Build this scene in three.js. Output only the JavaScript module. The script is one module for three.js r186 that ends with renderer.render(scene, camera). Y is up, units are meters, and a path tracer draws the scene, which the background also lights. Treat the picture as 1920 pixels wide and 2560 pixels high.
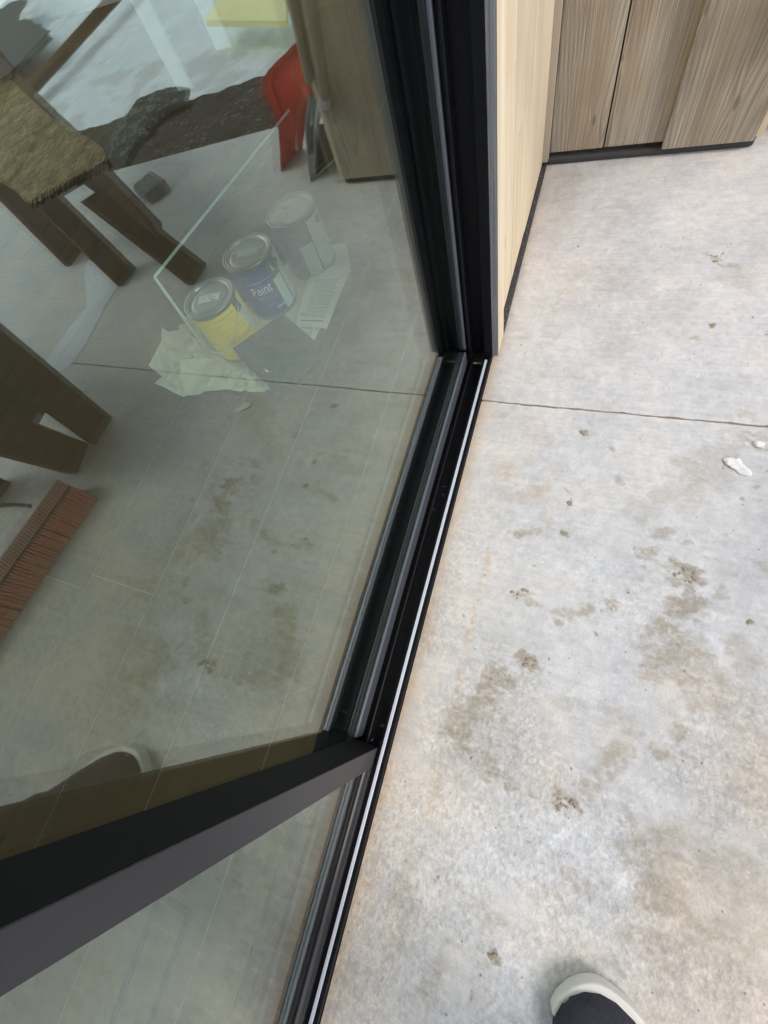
import * as THREE from 'three';
import { RoundedBoxGeometry } from 'three/addons/geometries/RoundedBoxGeometry.js';
import { mergeGeometries, mergeVertices } from 'three/addons/utils/BufferGeometryUtils.js';
import { MarchingCubes } from 'three/addons/objects/MarchingCubes.js';

// ---------------------------------------------------------------- camera, sky, sun, exposure
const scene = new THREE.Scene();
const H = 0.95;                                            // height of the lens above the slab
const F = 1047.68;                                         // focal length in pixels of the 1920 x 2560 photograph
const AX = new THREE.Vector3(0.92602, 0.17982, -0.33188);  // world x, y, z in the frame right / down / forward of the lens
const AY = new THREE.Vector3(-0.24695, -0.37636, -0.89295);
const AZ = new THREE.Vector3(-0.28548, 0.90886, -0.30411);
const camera = new THREE.PerspectiveCamera(101.399, 0.75, 0.02, 400);
{
  const right = new THREE.Vector3(AX.x, AY.x, AZ.x), up = new THREE.Vector3(-AX.y, -AY.y, -AZ.y), back = new THREE.Vector3(-AX.z, -AY.z, -AZ.z);
  camera.quaternion.setFromRotationMatrix(new THREE.Matrix4().makeBasis(right, up, back));
  camera.position.set(0, H, 0);
}
{ // an even overcast sky, a little brighter overhead
  const w = 64, h = 32, d = new Float32Array(w * h * 4);
  for (let j = 0; j < h; j++) {
    const s = Math.sin(((j + 0.5) / h - 0.5) * Math.PI), l = s > 0 ? 0.62 + 0.5 * s : 0.45;
    for (let i = 0; i < w; i++) d.set([l * 0.95, l * 0.985, l * 1.06, 1], (j * w + i) * 4);
  }
  const sky = new THREE.DataTexture(d, w, h, THREE.RGBAFormat, THREE.FloatType);
  sky.mapping = THREE.EquirectangularReflectionMapping; sky.magFilter = THREE.LinearFilter; sky.needsUpdate = true;
  scene.background = sky; scene.environment = sky;
}
const sun = new THREE.DirectionalLight(0xfff4e6, 0.9);
sun.position.set(6.0, 6.5, 2.2); sun.castShadow = true; sun.shadow.radius = 40;
sun.shadow.camera.left = sun.shadow.camera.bottom = -6; sun.shadow.camera.right = sun.shadow.camera.top = 6; sun.shadow.camera.far = 30;
sun.shadow.mapSize.set(2048, 2048);
scene.add(sun);
const renderer = new THREE.WebGLRenderer({ antialias: true });
renderer.toneMapping = THREE.LinearToneMapping;
renderer.toneMappingExposure = 2.0;
renderer.shadowMap.enabled = true;
renderer.setSize(768, 1024);

// ---------------------------------------------------------------- helpers
let seed = 7;
const rnd = () => { seed = (seed * 1664525 + 1013904223) >>> 0; return seed / 4294967296; };
const rr = (a, b) => a + (b - a) * rnd();
const clamp = (x, a = 0, b = 1) => Math.min(b, Math.max(a, x));
const mix = (a, b, t) => a + (b - a) * t;
const sstep = (a, b, x) => { const t = clamp((x - a) / (b - a)); return t * t * (3 - 2 * t); };
const hash = (i, j, s) => { let n = (i * 374761393 + j * 668265263 + s * 2246822519) | 0; n = Math.imul(n ^ (n >>> 13), 1274126177); n ^= n >>> 16; return (n >>> 0) / 4294967296; };
function noise(x, y, s = 0) {
  const i = Math.floor(x), j = Math.floor(y), u = x - i, v = y - j, a = u * u * (3 - 2 * u), b = v * v * (3 - 2 * v);
  return mix(mix(hash(i, j, s), hash(i + 1, j, s), a), mix(hash(i, j + 1, s), hash(i + 1, j + 1, s), a), b);
}
function fbm(x, y, o = 4, s = 0) { let t = 0, a = 0.5, n = 0; for (let k = 0; k < o; k++) { t += a * noise(x, y, s + k * 17); n += a; a *= 0.5; x = x * 2.03 + 5.1; y = y * 2.03 + 1.7; } return t / n; }
// A pixel of the photograph gives a direction; its meeting with the level y = height gives the place.
function ground(px, py, y = 0) {
  const a = (px - 960) / F, b = (py - 1280) / F;
  const dx = AX.x * a + AX.y * b + AX.z, dy = AY.x * a + AY.y * b + AY.z, dz = AZ.x * a + AZ.y * b + AZ.z, t = (y - H) / dy;
  return new THREE.Vector3(dx * t, y, dz * t);
}
const GX = -0.262;                                         // outer face of the fixed glass: the photograph mirrors the patio in it
const mirror = (px, py, y = 0) => { const p = ground(px, py, y); p.x = 2 * GX - p.x; return p; };
const V3 = (x, y, z) => new THREE.Vector3(x, y, z);

function dataTex(w, h, fn, srgb = true, repeat = true) {
  const d = new Uint8Array(w * h * 4), c = [0, 0, 0];
  for (let j = 0; j < h; j++) for (let i = 0; i < w; i++) { fn(i, j, c); const k = (j * w + i) * 4; d[k] = clamp(c[0], 0, 255); d[k + 1] = clamp(c[1], 0, 255); d[k + 2] = clamp(c[2], 0, 255); d[k + 3] = 255; }
  const t = new THREE.DataTexture(d, w, h, THREE.RGBAFormat);
  t.magFilter = THREE.LinearFilter; t.minFilter = THREE.LinearMipmapLinearFilter; t.generateMipmaps = true;
  if (repeat) t.wrapS = t.wrapT = THREE.RepeatWrapping;
  if (srgb) t.colorSpace = THREE.SRGBColorSpace;
  t.needsUpdate = true; return t;
}
const lin = (r, g, b) => new THREE.Color().setRGB(r, g, b);
const std = (color, roughness = 0.8, more = {}) => new THREE.MeshStandardMaterial({ color, roughness, metalness: 0, ...more });

const taken = {};
function numbered(name) { taken[name] = (taken[name] ?? -1) + 1; return taken[name] ? `${name}_${String(taken[name]).padStart(3, '0')}` : name; }
function shade(o) { o.castShadow = o.receiveShadow = true; return o; }
function thing(name, label, category, group, kind) {
  const g = new THREE.Group(); g.name = numbered(name); g.userData = { label, category };
  if (group) g.userData.group = group;
  if (kind) g.userData.kind = kind;
  scene.add(g); return g;
}
function part(parent, name, geometry, material, label) {
  const m = shade(new THREE.Mesh(geometry, material)); m.name = name; if (label) m.userData.label = label; parent.add(m); return m;
}
function single(name, geometry, material, label, category, group, kind) {
  const m = shade(new THREE.Mesh(geometry, material)); m.name = numbered(name); m.userData = { label, category };
  if (group) m.userData.group = group;
  if (kind) m.userData.kind = kind;
  scene.add(m); return m;
}
function structure(name, geometry, material, label, category = name.replace(/_/g, ' ')) { return single(name, geometry, material, label, category, null, 'structure'); }
// uv in metres from the dominant direction of each face; along = the axis that v follows
function metreUV(g, along = 'y', du = 0, dv = 0, su = 1, sv = 1) {
  if (g.index) g = g.toNonIndexed();
  const p = g.attributes.position, n = g.attributes.normal, uv = new Float32Array(p.count * 2);
  for (let i = 0; i < p.count; i++) {
    const q = [p.getX(i), p.getY(i), p.getZ(i)], a = { x: 0, y: 1, z: 2 }[along];
    const nn = [Math.abs(n.getX(i)), Math.abs(n.getY(i)), Math.abs(n.getZ(i))]; const others = [0, 1, 2].filter((k) => k !== a);
    const ui = nn[others[0]] > nn[others[1]] ? others[1] : others[0];
    uv[2 * i] = (q[ui] + du) / su; uv[2 * i + 1] = (q[a] + dv) / sv;
  }
  g.setAttribute('uv', new THREE.BufferAttribute(uv, 2)); return g;
}
function box(x0, x1, y0, y1, z0, z1, r = 0) {
  const w = Math.abs(x1 - x0), h = Math.abs(y1 - y0), d = Math.abs(z1 - z0);
  const g = r ? new RoundedBoxGeometry(w, h, d, 2, Math.min(r, w / 2.1, h / 2.1, d / 2.1)) : new THREE.BoxGeometry(w, h, d);
  g.translate((x0 + x1) / 2, (y0 + y1) / 2, (z0 + z1) / 2); return g;
}
function tube(points, r, seg = 24, rad = 10, closed = false) { return new THREE.TubeGeometry(new THREE.CatmullRomCurve3(points, closed, 'centripetal'), seg, r, rad, closed); }
function rod(a, b, r0, r1 = r0, n = 12) {
  const d = b.clone().sub(a), g = new THREE.CylinderGeometry(r1, r0, d.length(), n);
  g.applyQuaternion(new THREE.Quaternion().setFromUnitVectors(V3(0, 1, 0), d.clone().normalize())); g.translate(...a.clone().add(b).multiplyScalar(0.5).toArray()); return g;
}
// a plank given by the four corners of one face and its thickness
function slab4(a, b, c, d, thick) {
  const n = b.clone().sub(a).cross(d.clone().sub(a)).normalize().multiplyScalar(thick), top = [a, b, c, d], bot = top.map((p) => p.clone().add(n));
  const quads = [[top[0], top[1], top[2], top[3]], [bot[3], bot[2], bot[1], bot[0]], ...[0, 1, 2, 3].map((k) => [top[(k + 1) % 4], top[k], bot[k], bot[(k + 1) % 4]])];
  const pos = [], uv = [];
  for (const q of quads) {
    const lu = q[0].distanceTo(q[1]), lv = q[1].distanceTo(q[2]);
    for (const k of [0, 1, 2, 0, 2, 3]) { pos.push(...q[k].toArray()); uv.push([0, lu, lu, 0][k], [0, 0, lv, lv][k]); }
  }
  const g = new THREE.BufferGeometry(); g.setAttribute('position', new THREE.Float32BufferAttribute(pos, 3)); g.setAttribute('uv', new THREE.Float32BufferAttribute(uv, 2)); g.computeVertexNormals(); return g;
}
// a profile drawn in two axes and drawn out along the third
function profile(pts, length, axis) {
  const g = new THREE.ExtrudeGeometry(new THREE.Shape(pts.map(([a, b]) => new THREE.Vector2(a, b))), { depth: length, bevelEnabled: false });
  if (axis === 'y') { g.rotateX(-Math.PI / 2); }            // (a, b) -> x, -z ; drawn out upwards
  return g;
}
// a sheet inside an outline: rings from its middle to its edge, height from a function
function patch(outline, height, rings = 14, around = 90, rough = 0, straight = false) {
  const c = outline.reduce((s, p) => [s[0] + p[0] / outline.length, s[1] + p[1] / outline.length], [0, 0]);
  const curve = straight ? new THREE.CurvePath() : new THREE.CatmullRomCurve3(outline.map(([x, z]) => V3(x, 0, z)), true, 'centripetal'); if (straight) outline.forEach(([x, z], k) => { const q = outline[(k + 1) % outline.length]; curve.add(new THREE.LineCurve3(V3(x, 0, z), V3(q[0], 0, q[1]))); }); const edge = curve.getSpacedPoints(around), pos = [], idx = [];
  for (let r = 0; r <= rings; r++) for (let k = 0; k < around; k++) {
    const s = r / rings, e = edge[k]; let wob = 1 + rough * (fbm(e.x * 9, e.z * 9, 3, 3) - 0.5) * s;
    const x = c[0] + (e.x - c[0]) * s * wob, z = c[1] + (e.z - c[1]) * s * wob; pos.push(x, height(x, z, s), z);
  }
  for (let r = 0; r < rings; r++) for (let k = 0; k < around; k++) { const a = r * around + k, b = r * around + (k + 1) % around, d = a + around, e = b + around; idx.push(a, b, d, b, e, d); }
  const g = new THREE.BufferGeometry(); g.setAttribute('position', new THREE.Float32BufferAttribute(pos, 3)); g.setIndex(idx); g.computeVertexNormals();
  if (g.attributes.normal.getY(around * 2) < 0) { const ix = g.index.array; for (let i = 0; i < ix.length; i += 3) { const t = ix[i]; ix[i] = ix[i + 1]; ix[i + 1] = t; } g.computeVertexNormals(); }
  const uv = []; for (let i = 0; i < pos.length; i += 3) uv.push(pos[i], pos[i + 2]);
  g.setAttribute('uv', new THREE.Float32BufferAttribute(uv, 2)); return g;
}

// ---------------------------------------------------------------- wood
function woodTexture(s, light, dark, o = {}) {
  const w = o.w ?? 256, h = o.h ?? 1024, mw = o.mw ?? 0.25, mh = o.mh ?? 1.2, knots = [];
  const R = (k) => hash(k, s, 91);
  for (let k = 0; k < (o.knots ?? 3); k++) knots.push([R(k) * mw, R(k + 20) * mh, 0.004 + 0.009 * R(k + 40)]);
  const ring = o.ring ?? 90, amount = o.amount ?? 1;
  return dataTex(w, h, (i, j, c) => {
    const x = (i / w) * mw, y = (j / h) * mh; let warp = 0, kn = 0;
    for (const [kx, ky, kr] of knots) { const dx = x - kx, dy = (y - ky) * 0.34, d = Math.hypot(dx, dy); warp += Math.sign(dx) * kr * 1.1 * Math.exp(-(d * d) / (kr * kr * 5)); kn = Math.max(kn, 1 - sstep(kr * 0.5, kr * 0.95, d + 0.002 * noise(x * 900, y * 300, s))); }
    const xx = x + warp + 0.012 * (fbm(x * 3, y * 1.6, 3, s) - 0.5);
    const rings = 0.5 + 0.5 * Math.sin(xx * ring * 6.28 + 9 * fbm(xx * 22, y * 0.9, 3, s + 5));
    const fib = fbm(xx * 520, y * 9, 3, s + 9), blot = fbm(x * 11, y * 2.4, 4, s + 13), streak = fbm(xx * 70, y * 1.1, 3, s + 31);
    const soft = sstep(0.35, 0.65, fbm(x * 6, y * 1.3, 3, s + 41)); const cx = mw * (0.3 + 0.4 * R(77)), cath = Math.pow(0.5 + 0.5 * Math.sin(6.283 * (Math.pow((xx - cx) / 0.04, 2) * 1.1 + y * (5 + 4 * R(78)) + 2.2 * fbm(xx * 16, y * 2.2, 3, s + 71))), 2) * sstep(0.42, 0.58, fbm(x * 7, y * 1.4, 2, s + 72)), check = sstep(0.74, 0.80, fbm(xx * 150, y * 2.6, 2, s + 73)); const fine = fbm(xx * 900, y * 14, 2, s + 51), scr = sstep(0.66, 0.74, fbm(xx * 300, y * 11, 2, s + 61)); let t = 0.20 * rings * soft + 0.55 * (fib - 0.25) + 0.45 * (fine - 0.5) + 0.4 * (streak - 0.35) + 0.6 * (blot - 0.4) - 0.15 * scr + (o.cath ?? 0) * (0.30 * cath + 0.5 * check - 0.1); t = clamp(0.5 + (t - 0.30) * amount);
    t = mix(t, 1.25, kn * 0.85);
    const wm = o.warm ? 0.55 * sstep(0.42, 0.70, fbm(x * 9 + 4, y * 3, 3, s + 81)) : 0; for (let k = 0; k < 3; k++) c[k] = mix(mix(light[k], o.warm ? o.warm[k] : 0, wm), dark[k], t) + (hash(i, j, s) - 0.5) * 9;
  });
}
function bumpWood(s) { return dataTex(256, 1024, (i, j, c) => { const x = i / 256 * 0.25, y = j / 1024 * 1.2; const v = 255 * (0.6 * fbm(x * 620, y * 8, 3, s) + 0.4 * fbm(x * 90, y * 2, 3, s + 4)); c[0] = c[1] = c[2] = v; }, false); }
const woodBump = bumpWood(77);
const wood = (s, light, dark, o = {}) => { const m = std(0xffffff, o.rough ?? 0.82, { map: woodTexture(s, light, dark, o), bumpMap: woodBump, bumpScale: o.bump ?? 0.0012 }); return m; };
const clad = [1, 2, 3].map((k) => wood(k * 11, [188, 180, 166], [132, 122, 108], { knots: 6, ring: 90, amount: 1.15, w: 512, h: 2048, cath: 1, warm: [176, 154, 124] }));
const cream = [5, 6, 8].map((k) => wood(k * 13, [228, 216, 194], [200, 180, 148], { knots: 2, ring: 50, amount: 1.0, cath: 0.6 }));
const greyEdge = wood(301, [140, 140, 142], [96, 96, 98], { knots: 0, ring: 260, amount: 1 });
const chairWood = wood(401, [98, 66, 36], [52, 34, 18], { knots: 1, ring: 60 });

// ---------------------------------------------------------------- the concrete slab
const CX0 = -0.25, CZ0 = -2.2, CL = 3.0, CN = 2048;        // the square that the concrete map covers, in metres and pixels
const dirt = new Float32Array(CN * CN), rust = new Float32Array(CN * CN), pale = new Float32Array(CN * CN);
function stain(layer, px, py, rx, ry, turn, strength, grain = 1, hard = 0.25) { // rx, ry in photograph pixels
  const c = ground(px, py), e = ground(px + rx, py), k = Math.hypot(e.x - c.x, e.z - c.z) / rx, RX = rx * k, RY = ry * k, R = Math.max(RX, RY) * 1.7;
  const i0 = Math.max(0, Math.floor((c.x - R - CX0) / CL * CN)), i1 = Math.min(CN - 1, Math.ceil((c.x + R - CX0) / CL * CN)), j0 = Math.max(0, Math.floor((c.z - R - CZ0) / CL * CN)), j1 = Math.min(CN - 1, Math.ceil((c.z + R - CZ0) / CL * CN));
  const ca = Math.cos(turn), sa = Math.sin(turn), size = Math.sqrt(RX * RY), f = 0.8 / size, sd = Math.round(px * 3 + py);
  for (let j = j0; j <= j1; j++) for (let i = i0; i <= i1; i++) {
    const wx = CX0 + i / CN * CL, wz = CZ0 + j / CN * CL, x0 = wx - c.x, z0 = wz - c.z; if (x0 * x0 + z0 * z0 > R * R) continue;
    const x = x0 + size * 1.5 * grain * (fbm(wx * f, wz * f, 3, sd) - 0.5) + 0.010 * (fbm(wx * 55, wz * 55, 2, 8) - 0.5), z = z0 + size * 1.5 * grain * (fbm(wx * f + 9, wz * f + 4, 3, sd + 3) - 0.5) + 0.010 * (fbm(wx * 55 + 7, wz * 55, 2, 9) - 0.5);
    const u = (x * ca + z * sa) / RX, v = (-x * sa + z * ca) / RY, n2 = fbm(wx * 42, wz * 60, 4, 7) - 0.5, n3 = fbm(wx * 130, wz * 200, 2, 11);
    const d = Math.hypot(u, v) + 1.15 * n2, a = strength * (1 - sstep(1 - hard - 0.12, 1 + hard, d)) * (0.35 + 0.5 * n3 + 0.4 * sstep(0.38, 0.62, n3 + 0.25 * (1 - d)));
    if (a > 0) { const q = j * CN + i; layer[q] = layer[q] + a * (1 - Math.min(1, layer[q])); }
  }
}
function stroke(layer, pts, width, strength) { // a streak along photograph pixels
  const P = pts.map(([x, y]) => ground(x, y)), w = width * 0.0011;
  for (let k = 0; k + 1 < P.length; k++) {
    const a = P[k], b = P[k + 1], x0 = Math.min(a.x, b.x) - 4 * w, x1 = Math.max(a.x, b.x) + 4 * w, z0 = Math.min(a.z, b.z), z1 = Math.max(a.z, b.z);
    for (let j = Math.floor((z0 - CZ0) / CL * CN); j < (z1 - CZ0) / CL * CN; j++) for (let i = Math.max(0, Math.floor((x0 - CX0) / CL * CN)); i < (x1 - CX0) / CL * CN; i++) {
      const x = CX0 + i / CN * CL, z = CZ0 + j / CN * CL, t = (z - a.z) / (b.z - a.z), d = Math.abs(x - mix(a.x, b.x, t) + 1.6 * w * (fbm(x * 20, z * 14, 3, 4) - 0.5) + 0.008 * (fbm(x * 90, z * 60, 2, 6) - 0.5)) / w;
      const v = strength * (1 - sstep(0.3, 1.5, d)) * sstep(0.38, 0.62, fbm(x * 12, z * 11, 3, 5)) * (0.1 + 1.3 * sstep(0.3, 0.7, fbm(x * 90, z * 130, 2, 12))); const q = j * CN + i; if (v > 0) layer[q] += v * (1 - Math.min(1, layer[q]));
    }
  }
}
const A = (x, y) => [960 + x / 1.728, 1650 + y / 1.728], B = (x, y) => [1300 + x / 2.676, 900 + y / 2.676], C = (x, y) => [1100 + x / 3.6875, 1100 + y / 3.6875];
// tide marks and mud, where the photograph shows them
for (const [p, rx, ry, t, s] of [
  [A(500, 80), 40, 24, -0.2, 0.75], [A(430, 130), 26, 40, 0.3, 0.45], [A(330, 270), 34, 50, 0.2, 0.5], [A(330, 360), 34, 34, 0.6, 0.5], [A(440, 440), 52, 26, 0.75, 0.75], [A(545, 540), 30, 22, 0.8, 0.7],
  [A(625, 10), 30, 10, 0.1, 0.9], [A(790, 615), 42, 16, 0.15, 0.85], [A(845, 650), 12, 14, 0, 0.8], [A(745, 625), 12, 13, 0, 0.8], [A(900, 530), 40, 26, -0.7, 0.45], [A(1000, 400), 50, 30, -0.8, 0.35], [A(1010, 260), 46, 40, 0.2, 0.35], [A(800, 200), 50, 22, 0, 0.3],
  [A(1170, 390), 32, 18, 0.2, 0.75], [A(1270, 320), 22, 34, 0.3, 0.65], [A(1320, 420), 26, 14, 0.2, 0.5], [A(1160, 60), 40, 26, 0, 0.45], [A(1120, 60), 30, 24, 0, 0.35],
  [A(1250, 900), 120, 110, 0.3, 0.5], [A(1200, 800), 70, 50, -0.2, 0.45], [A(1180, 1010), 60, 46, 0.3, 0.55], [A(1400, 820), 120, 70, 0.2, 0.25], [A(1500, 1000), 120, 110, 0.1, 0.25], [A(1400, 1300), 160, 120, 0, 0.28], [A(1560, 540), 80, 110, 0, 0.28], [A(1520, 250), 110, 60, 0.3, 0.26], [A(1420, 130), 110, 50, 0.2, 0.28], [A(640, 330), 170, 130, 0.4, 0.22], [A(350, 350), 90, 150, 0.3, 0.2], [A(1050, 640), 18, 50, 0, 0.4],
  [A(1120, 1220), 60, 30, 0, 0.3], [A(470, 1280), 16, 12, 0.5, 0.85], [A(480, 1310), 4, 10, 0, 0.5], [A(373, 1443), 6, 8, 0, 0.7], [A(230, 1330), 22, 70, 0.3, 0.38], [A(180, 1450), 20, 50, 0.3, 0.3], [A(850, 960), 90, 18, 0.3, 0.30], [A(720, 1010), 60, 12, 0.35, 0.25], [A(430, 1100), 60, 16, 0, 0.3], [A(1000, 1330), 50, 16, 0.3, 0.35], [A(80, 950), 26, 90, 0.25, 0.35], [A(60, 1150), 24, 90, 0.25, 0.32], [A(620, 785), 6, 5, 0, 0.8],
  [B(1110, 1410), 44, 26, 0.4, 0.85], [B(1180, 1450), 36, 20, 0.5, 0.8], [B(1070, 1480), 34, 14, 0.1, 0.7], [B(1150, 1560), 18, 22, 0.2, 0.75], [B(1340, 1540), 20, 22, 0, 0.5], [B(1120, 1640), 66, 24, -0.2, 0.8], [B(1060, 1690), 44, 24, 0.2, 0.6], [B(940, 1800), 34, 30, -0.4, 0.65], [B(1080, 1900), 90, 44, 0.2, 0.55], [B(950, 2000), 60, 50, -0.5, 0.5], [B(1120, 2060), 110, 44, 0, 0.42], [B(1480, 1980), 50, 50, 0.3, 0.4], [B(850, 1260), 30, 16, -0.4, 0.6], [B(960, 1160), 34, 24, -0.6, 0.6], [B(760, 1260), 9, 9, 0, 0.6], [B(850, 1330), 40, 9, 0.4, 0.5],
  [B(590, 1640), 22, 16, 0.7, 0.6], [B(330, 1690), 56, 16, -0.35, 0.6], [B(260, 1750), 18, 12, 0, 0.7], [B(430, 1670), 16, 24, 0, 0.45], [B(40, 2010), 40, 14, 0.1, 0.85], [B(10, 1970), 14, 14, 0.7, 0.8],
  [B(430, 485), 12, 5, 0.1, 0.9], [B(610, 590), 14, 5, 0.5, 0.6], [B(330, 940), 5, 10, 0.2, 0.9], [B(322, 990), 4, 6, 0, 0.9], [B(300, 1160), 12, 8, 0.2, 0.8], [B(660, 800), 10, 20, -0.3, 0.5], [B(310, 870), 20, 6, 0.5, 0.5], [B(90, 1375), 9, 6, 0.5, 0.6], [B(1100, 1210), 16, 8, -0.4, 0.7], [B(1160, 1165), 8, 5, 0, 0.6], [B(1360, 1165), 10, 5, 0, 0.5], [B(1570, 850), 12, 9, 0, 0.6], [B(1475, 925), 6, 5, 0, 0.7], [B(1600, 940), 7, 4, 0, 0.7], [B(1250, 1325), 8, 5, 0, 0.6], [B(1535, 1750), 9, 9, 0.4, 0.85], [B(500, 1825), 7, 6, 0, 0.8], [B(660, 1790), 7, 5, 0, 0.6], [B(830, 1390), 10, 6, 0, 0.5], [B(720, 1540), 8, 6, 0, 0.5], [B(1620, 1370), 20, 14, 0, 0.45], [B(1540, 560), 60, 18, 0.2, 0.55], [B(1600, 510), 50, 16, 0.4, 0.5], [B(1520, 370), 30, 14, 0.2, 0.4], [B(1140, 740), 34, 50, 0.2, 0.36], [B(960, 900), 60, 30, -0.4, 0.3], [B(820, 1000), 60, 30, -0.5, 0.28],
  [C(800, 830), 36, 9, -0.3, 0.6], [C(715, 880), 14, 12, 0.3, 0.6], [C(1150, 865), 12, 8, 0, 0.8], [C(740, 1420), 30, 7, -0.3, 0.55], [C(820, 1490), 14, 8, 0.9, 0.55], [C(910, 1540), 14, 8, 0.9, 0.55], [C(550, 2170), 34, 20, 0, 0.6],
  [[1785, 640], 22, 10, 0.6, 0.7], [[1815, 660], 30, 8, 0.3, 0.5], [[1780, 815], 8, 10, 0, 0.85], [[1735, 845], 14, 8, 0, 0.5], [[1850, 700], 60, 40, 0.2, 0.3], [[1760, 1180], 50, 160, 0.25, 0.25], [[1500, 700], 140, 60, 0.2, 0.2],
]) stain(dirt, p[0], p[1], rx, ry, t, s);
for (const [pts, w, k] of [[[A(520, 60), A(440, 120), A(410, 200), A(330, 320), A(400, 430), A(470, 480), A(565, 565)], 22, 0.7], [[A(560, 545), A(640, 590), A(740, 612), A(850, 640)], 16, 0.4], [[A(1010, 260), A(1000, 380), A(930, 500), A(850, 610)], 22, 0.4], [[A(350, 180), A(290, 330), A(330, 400)], 30, 0.35]]) stroke(dirt, pts, w, k * 1.1);
// rusty streaks along the track
stroke(rust, [[1225, 1380], [1200, 1500], [1157, 1660], [1134, 1795], [1105, 1893], [1081, 1974], [1064, 2067], [1035, 2205], [1000, 2350]], 8, 0.5);
stroke(rust, [[1330, 1100], [1310, 1230], [1290, 1330]], 30, 0.5); stroke(rust, [[1375, 1150], [1365, 1250], [1350, 1340]], 20, 0.35); stroke(rust, [[1480, 600], [1400, 760], [1330, 960]], 22, 0.25); stroke(rust, [[1265, 1150], [1240, 1250]], 20, 0.35);
for (const [p, rx, ry, t, s] of [[C(820, 480), 30, 44, 0.2, 0.4], [C(960, 450), 26, 50, 0.2, 0.35], [C(610, 250), 26, 16, 0, 0.35], [C(480, 660), 16, 14, 0, 0.3], [B(110, 470), 60, 40, 0.2, 0.25]]) stain(rust, p[0], p[1], rx, ry, t, s, 1, 0.6);
for (const [p, rx, ry, t, s] of [[A(640, 280), 120, 90, 0.5, 0.45], [A(800, 760), 110, 60, 0.1, 0.5], [A(450, 850), 90, 80, 0, 0.45], [A(1000, 960), 40, 60, 0.2, 0.5], [A(1220, 640), 80, 34, 0.4, 0.6], [A(1380, 260), 60, 24, 0.1, 0.6], [B(1220, 1510), 50, 24, 0.5, 0.7], [B(1250, 1790), 60, 60, 0.3, 0.6], [B(400, 1400), 140, 70, 0, 0.35], [B(200, 800), 30, 40, 0, 0.4], [[1800, 720], 40, 40, 0, 0.5], [[1620, 560], 150, 60, 0, 0.4], [A(540, 1400), 70, 60, 0, 0.4]]) stain(pale, p[0], p[1], rx, ry, t, s, 1, 0.6);
const cBump = new Uint8Array(CN * CN * 4);
const cMap = dataTex(CN, CN, (i, j, c) => {
  const x = CX0 + i / CN * CL, z = CZ0 + j / CN * CL, q = j * CN + i, warp = 0.02 * fbm(x * 4, z * 4, 2, 3);
  const big = fbm(x * 2.1, z * 2.1, 4, 21), mid = fbm(x * 9, z * 9, 4, 22), fine = fbm(x * 60, z * 60, 3, 23);
  const zz = z + warp - 0.16 * sstep(0.0, 0.5, z) * x, comb = fbm(x * 26, zz * 300, 3, 24), comb2 = fbm(x * 9, zz * 120, 2, 25), grit = hash(i, j, 5), sp = noise(x * 420, z * 420, 26);
  const edge = x + 0.186, gritty = sstep(0.42, 0.60, fbm(x * 5, z * 5, 3, 27) + 0.22 * (1 - sstep(0.02, 0.22, edge)) + 0.16 * (1 - sstep(0.10, 0.24, Math.hypot(x - 0.06, z - 0.10)))) * sstep(-0.6, 0.0, z);
  const zone = sstep(0.12, 0.36, x + 0.25 * (mid - 0.5)) * sstep(-0.25, 0.15, z + 0.3 * (big - 0.5)), lilac = (1 - sstep(-0.10, 0.16, x + 0.2 * (big - 0.5))) * sstep(-0.5, 0.1, z); let warm = 0.42 * zone * (0.4 + mid) + 0.3 * lilac * (0.5 + fine) + clamp(0.9 * sstep(0.40, 0.72, big * 0.55 + mid * 0.45) + 0.25 * (fine - 0.5)) * 0.55;
  warm += 0.45 * (1 - sstep(0.0, 0.16, edge + 0.10 * (mid - 0.5))) * (0.4 + 0.9 * fine);
  let v = 1 + 0.13 * (big - 0.5) + 0.15 * (mid - 0.5) + 0.11 * (fine - 0.5) + 0.055 * (comb - 0.5) + 0.04 * (comb2 - 0.5) + 0.06 * (grit - 0.5) + 0.05 * (noise(x * 130, z * 150, 33) - 0.5) - 0.05 * zone;
  let hgt = 0.22 * comb + 0.4 * fine + 0.3 * sp;
  if (gritty > 0) { const cell = noise(x * 170, z * 150, 28), cell2 = noise(x * 420 + 5, z * 400, 29); v += gritty * (0.11 * (cell - 0.5) + 0.10 * (cell2 - 0.5)) - gritty * 0.02; hgt = mix(hgt, 0.5 * cell + 0.5 * cell2, 0.6 * gritty); }
  const line = 0.6 * (1 - sstep(0.004, 0.050, edge + 0.03 * (mid - 0.5))) + 0.5 * (1 - sstep(0.004, 0.020, edge + 0.016 * (fbm(x * 40, z * 24, 3, 30) - 0.5))), rs = clamp(rust[q] * (0.55 + 0.9 * fine) + 0.85 * line * (0.5 + fine * 0.8));
  const di = clamp(dirt[q] * (0.65 + 0.7 * fine)), pa = clamp(pale[q]) * (1 - di);
  const speck = hash(Math.floor(x * 330), Math.floor(z * 330), 40) > 0.9994 ? 0.5 : 0;
  const base = [204, 206, 211], tan = [201, 193, 185], mud = [160, 151, 138], rst = [190, 167, 143], wht = [218, 222, 229];
  for (let k = 0; k < 3; k++) {
    let t = mix(base[k], tan[k], clamp(warm)); t = mix(t, wht[k], pa * 0.75); t = mix(t, rst[k], rs * 0.75); t = mix(t, mud[k], di * 0.82); t = mix(t, [96, 82, 66][k], speck); c[k] = t * v;
  }
  const b = clamp(hgt - 0.18 * di) * 255, k4 = q * 4; cBump[k4] = cBump[k4 + 1] = cBump[k4 + 2] = b; cBump[k4 + 3] = 255;
});
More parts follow.
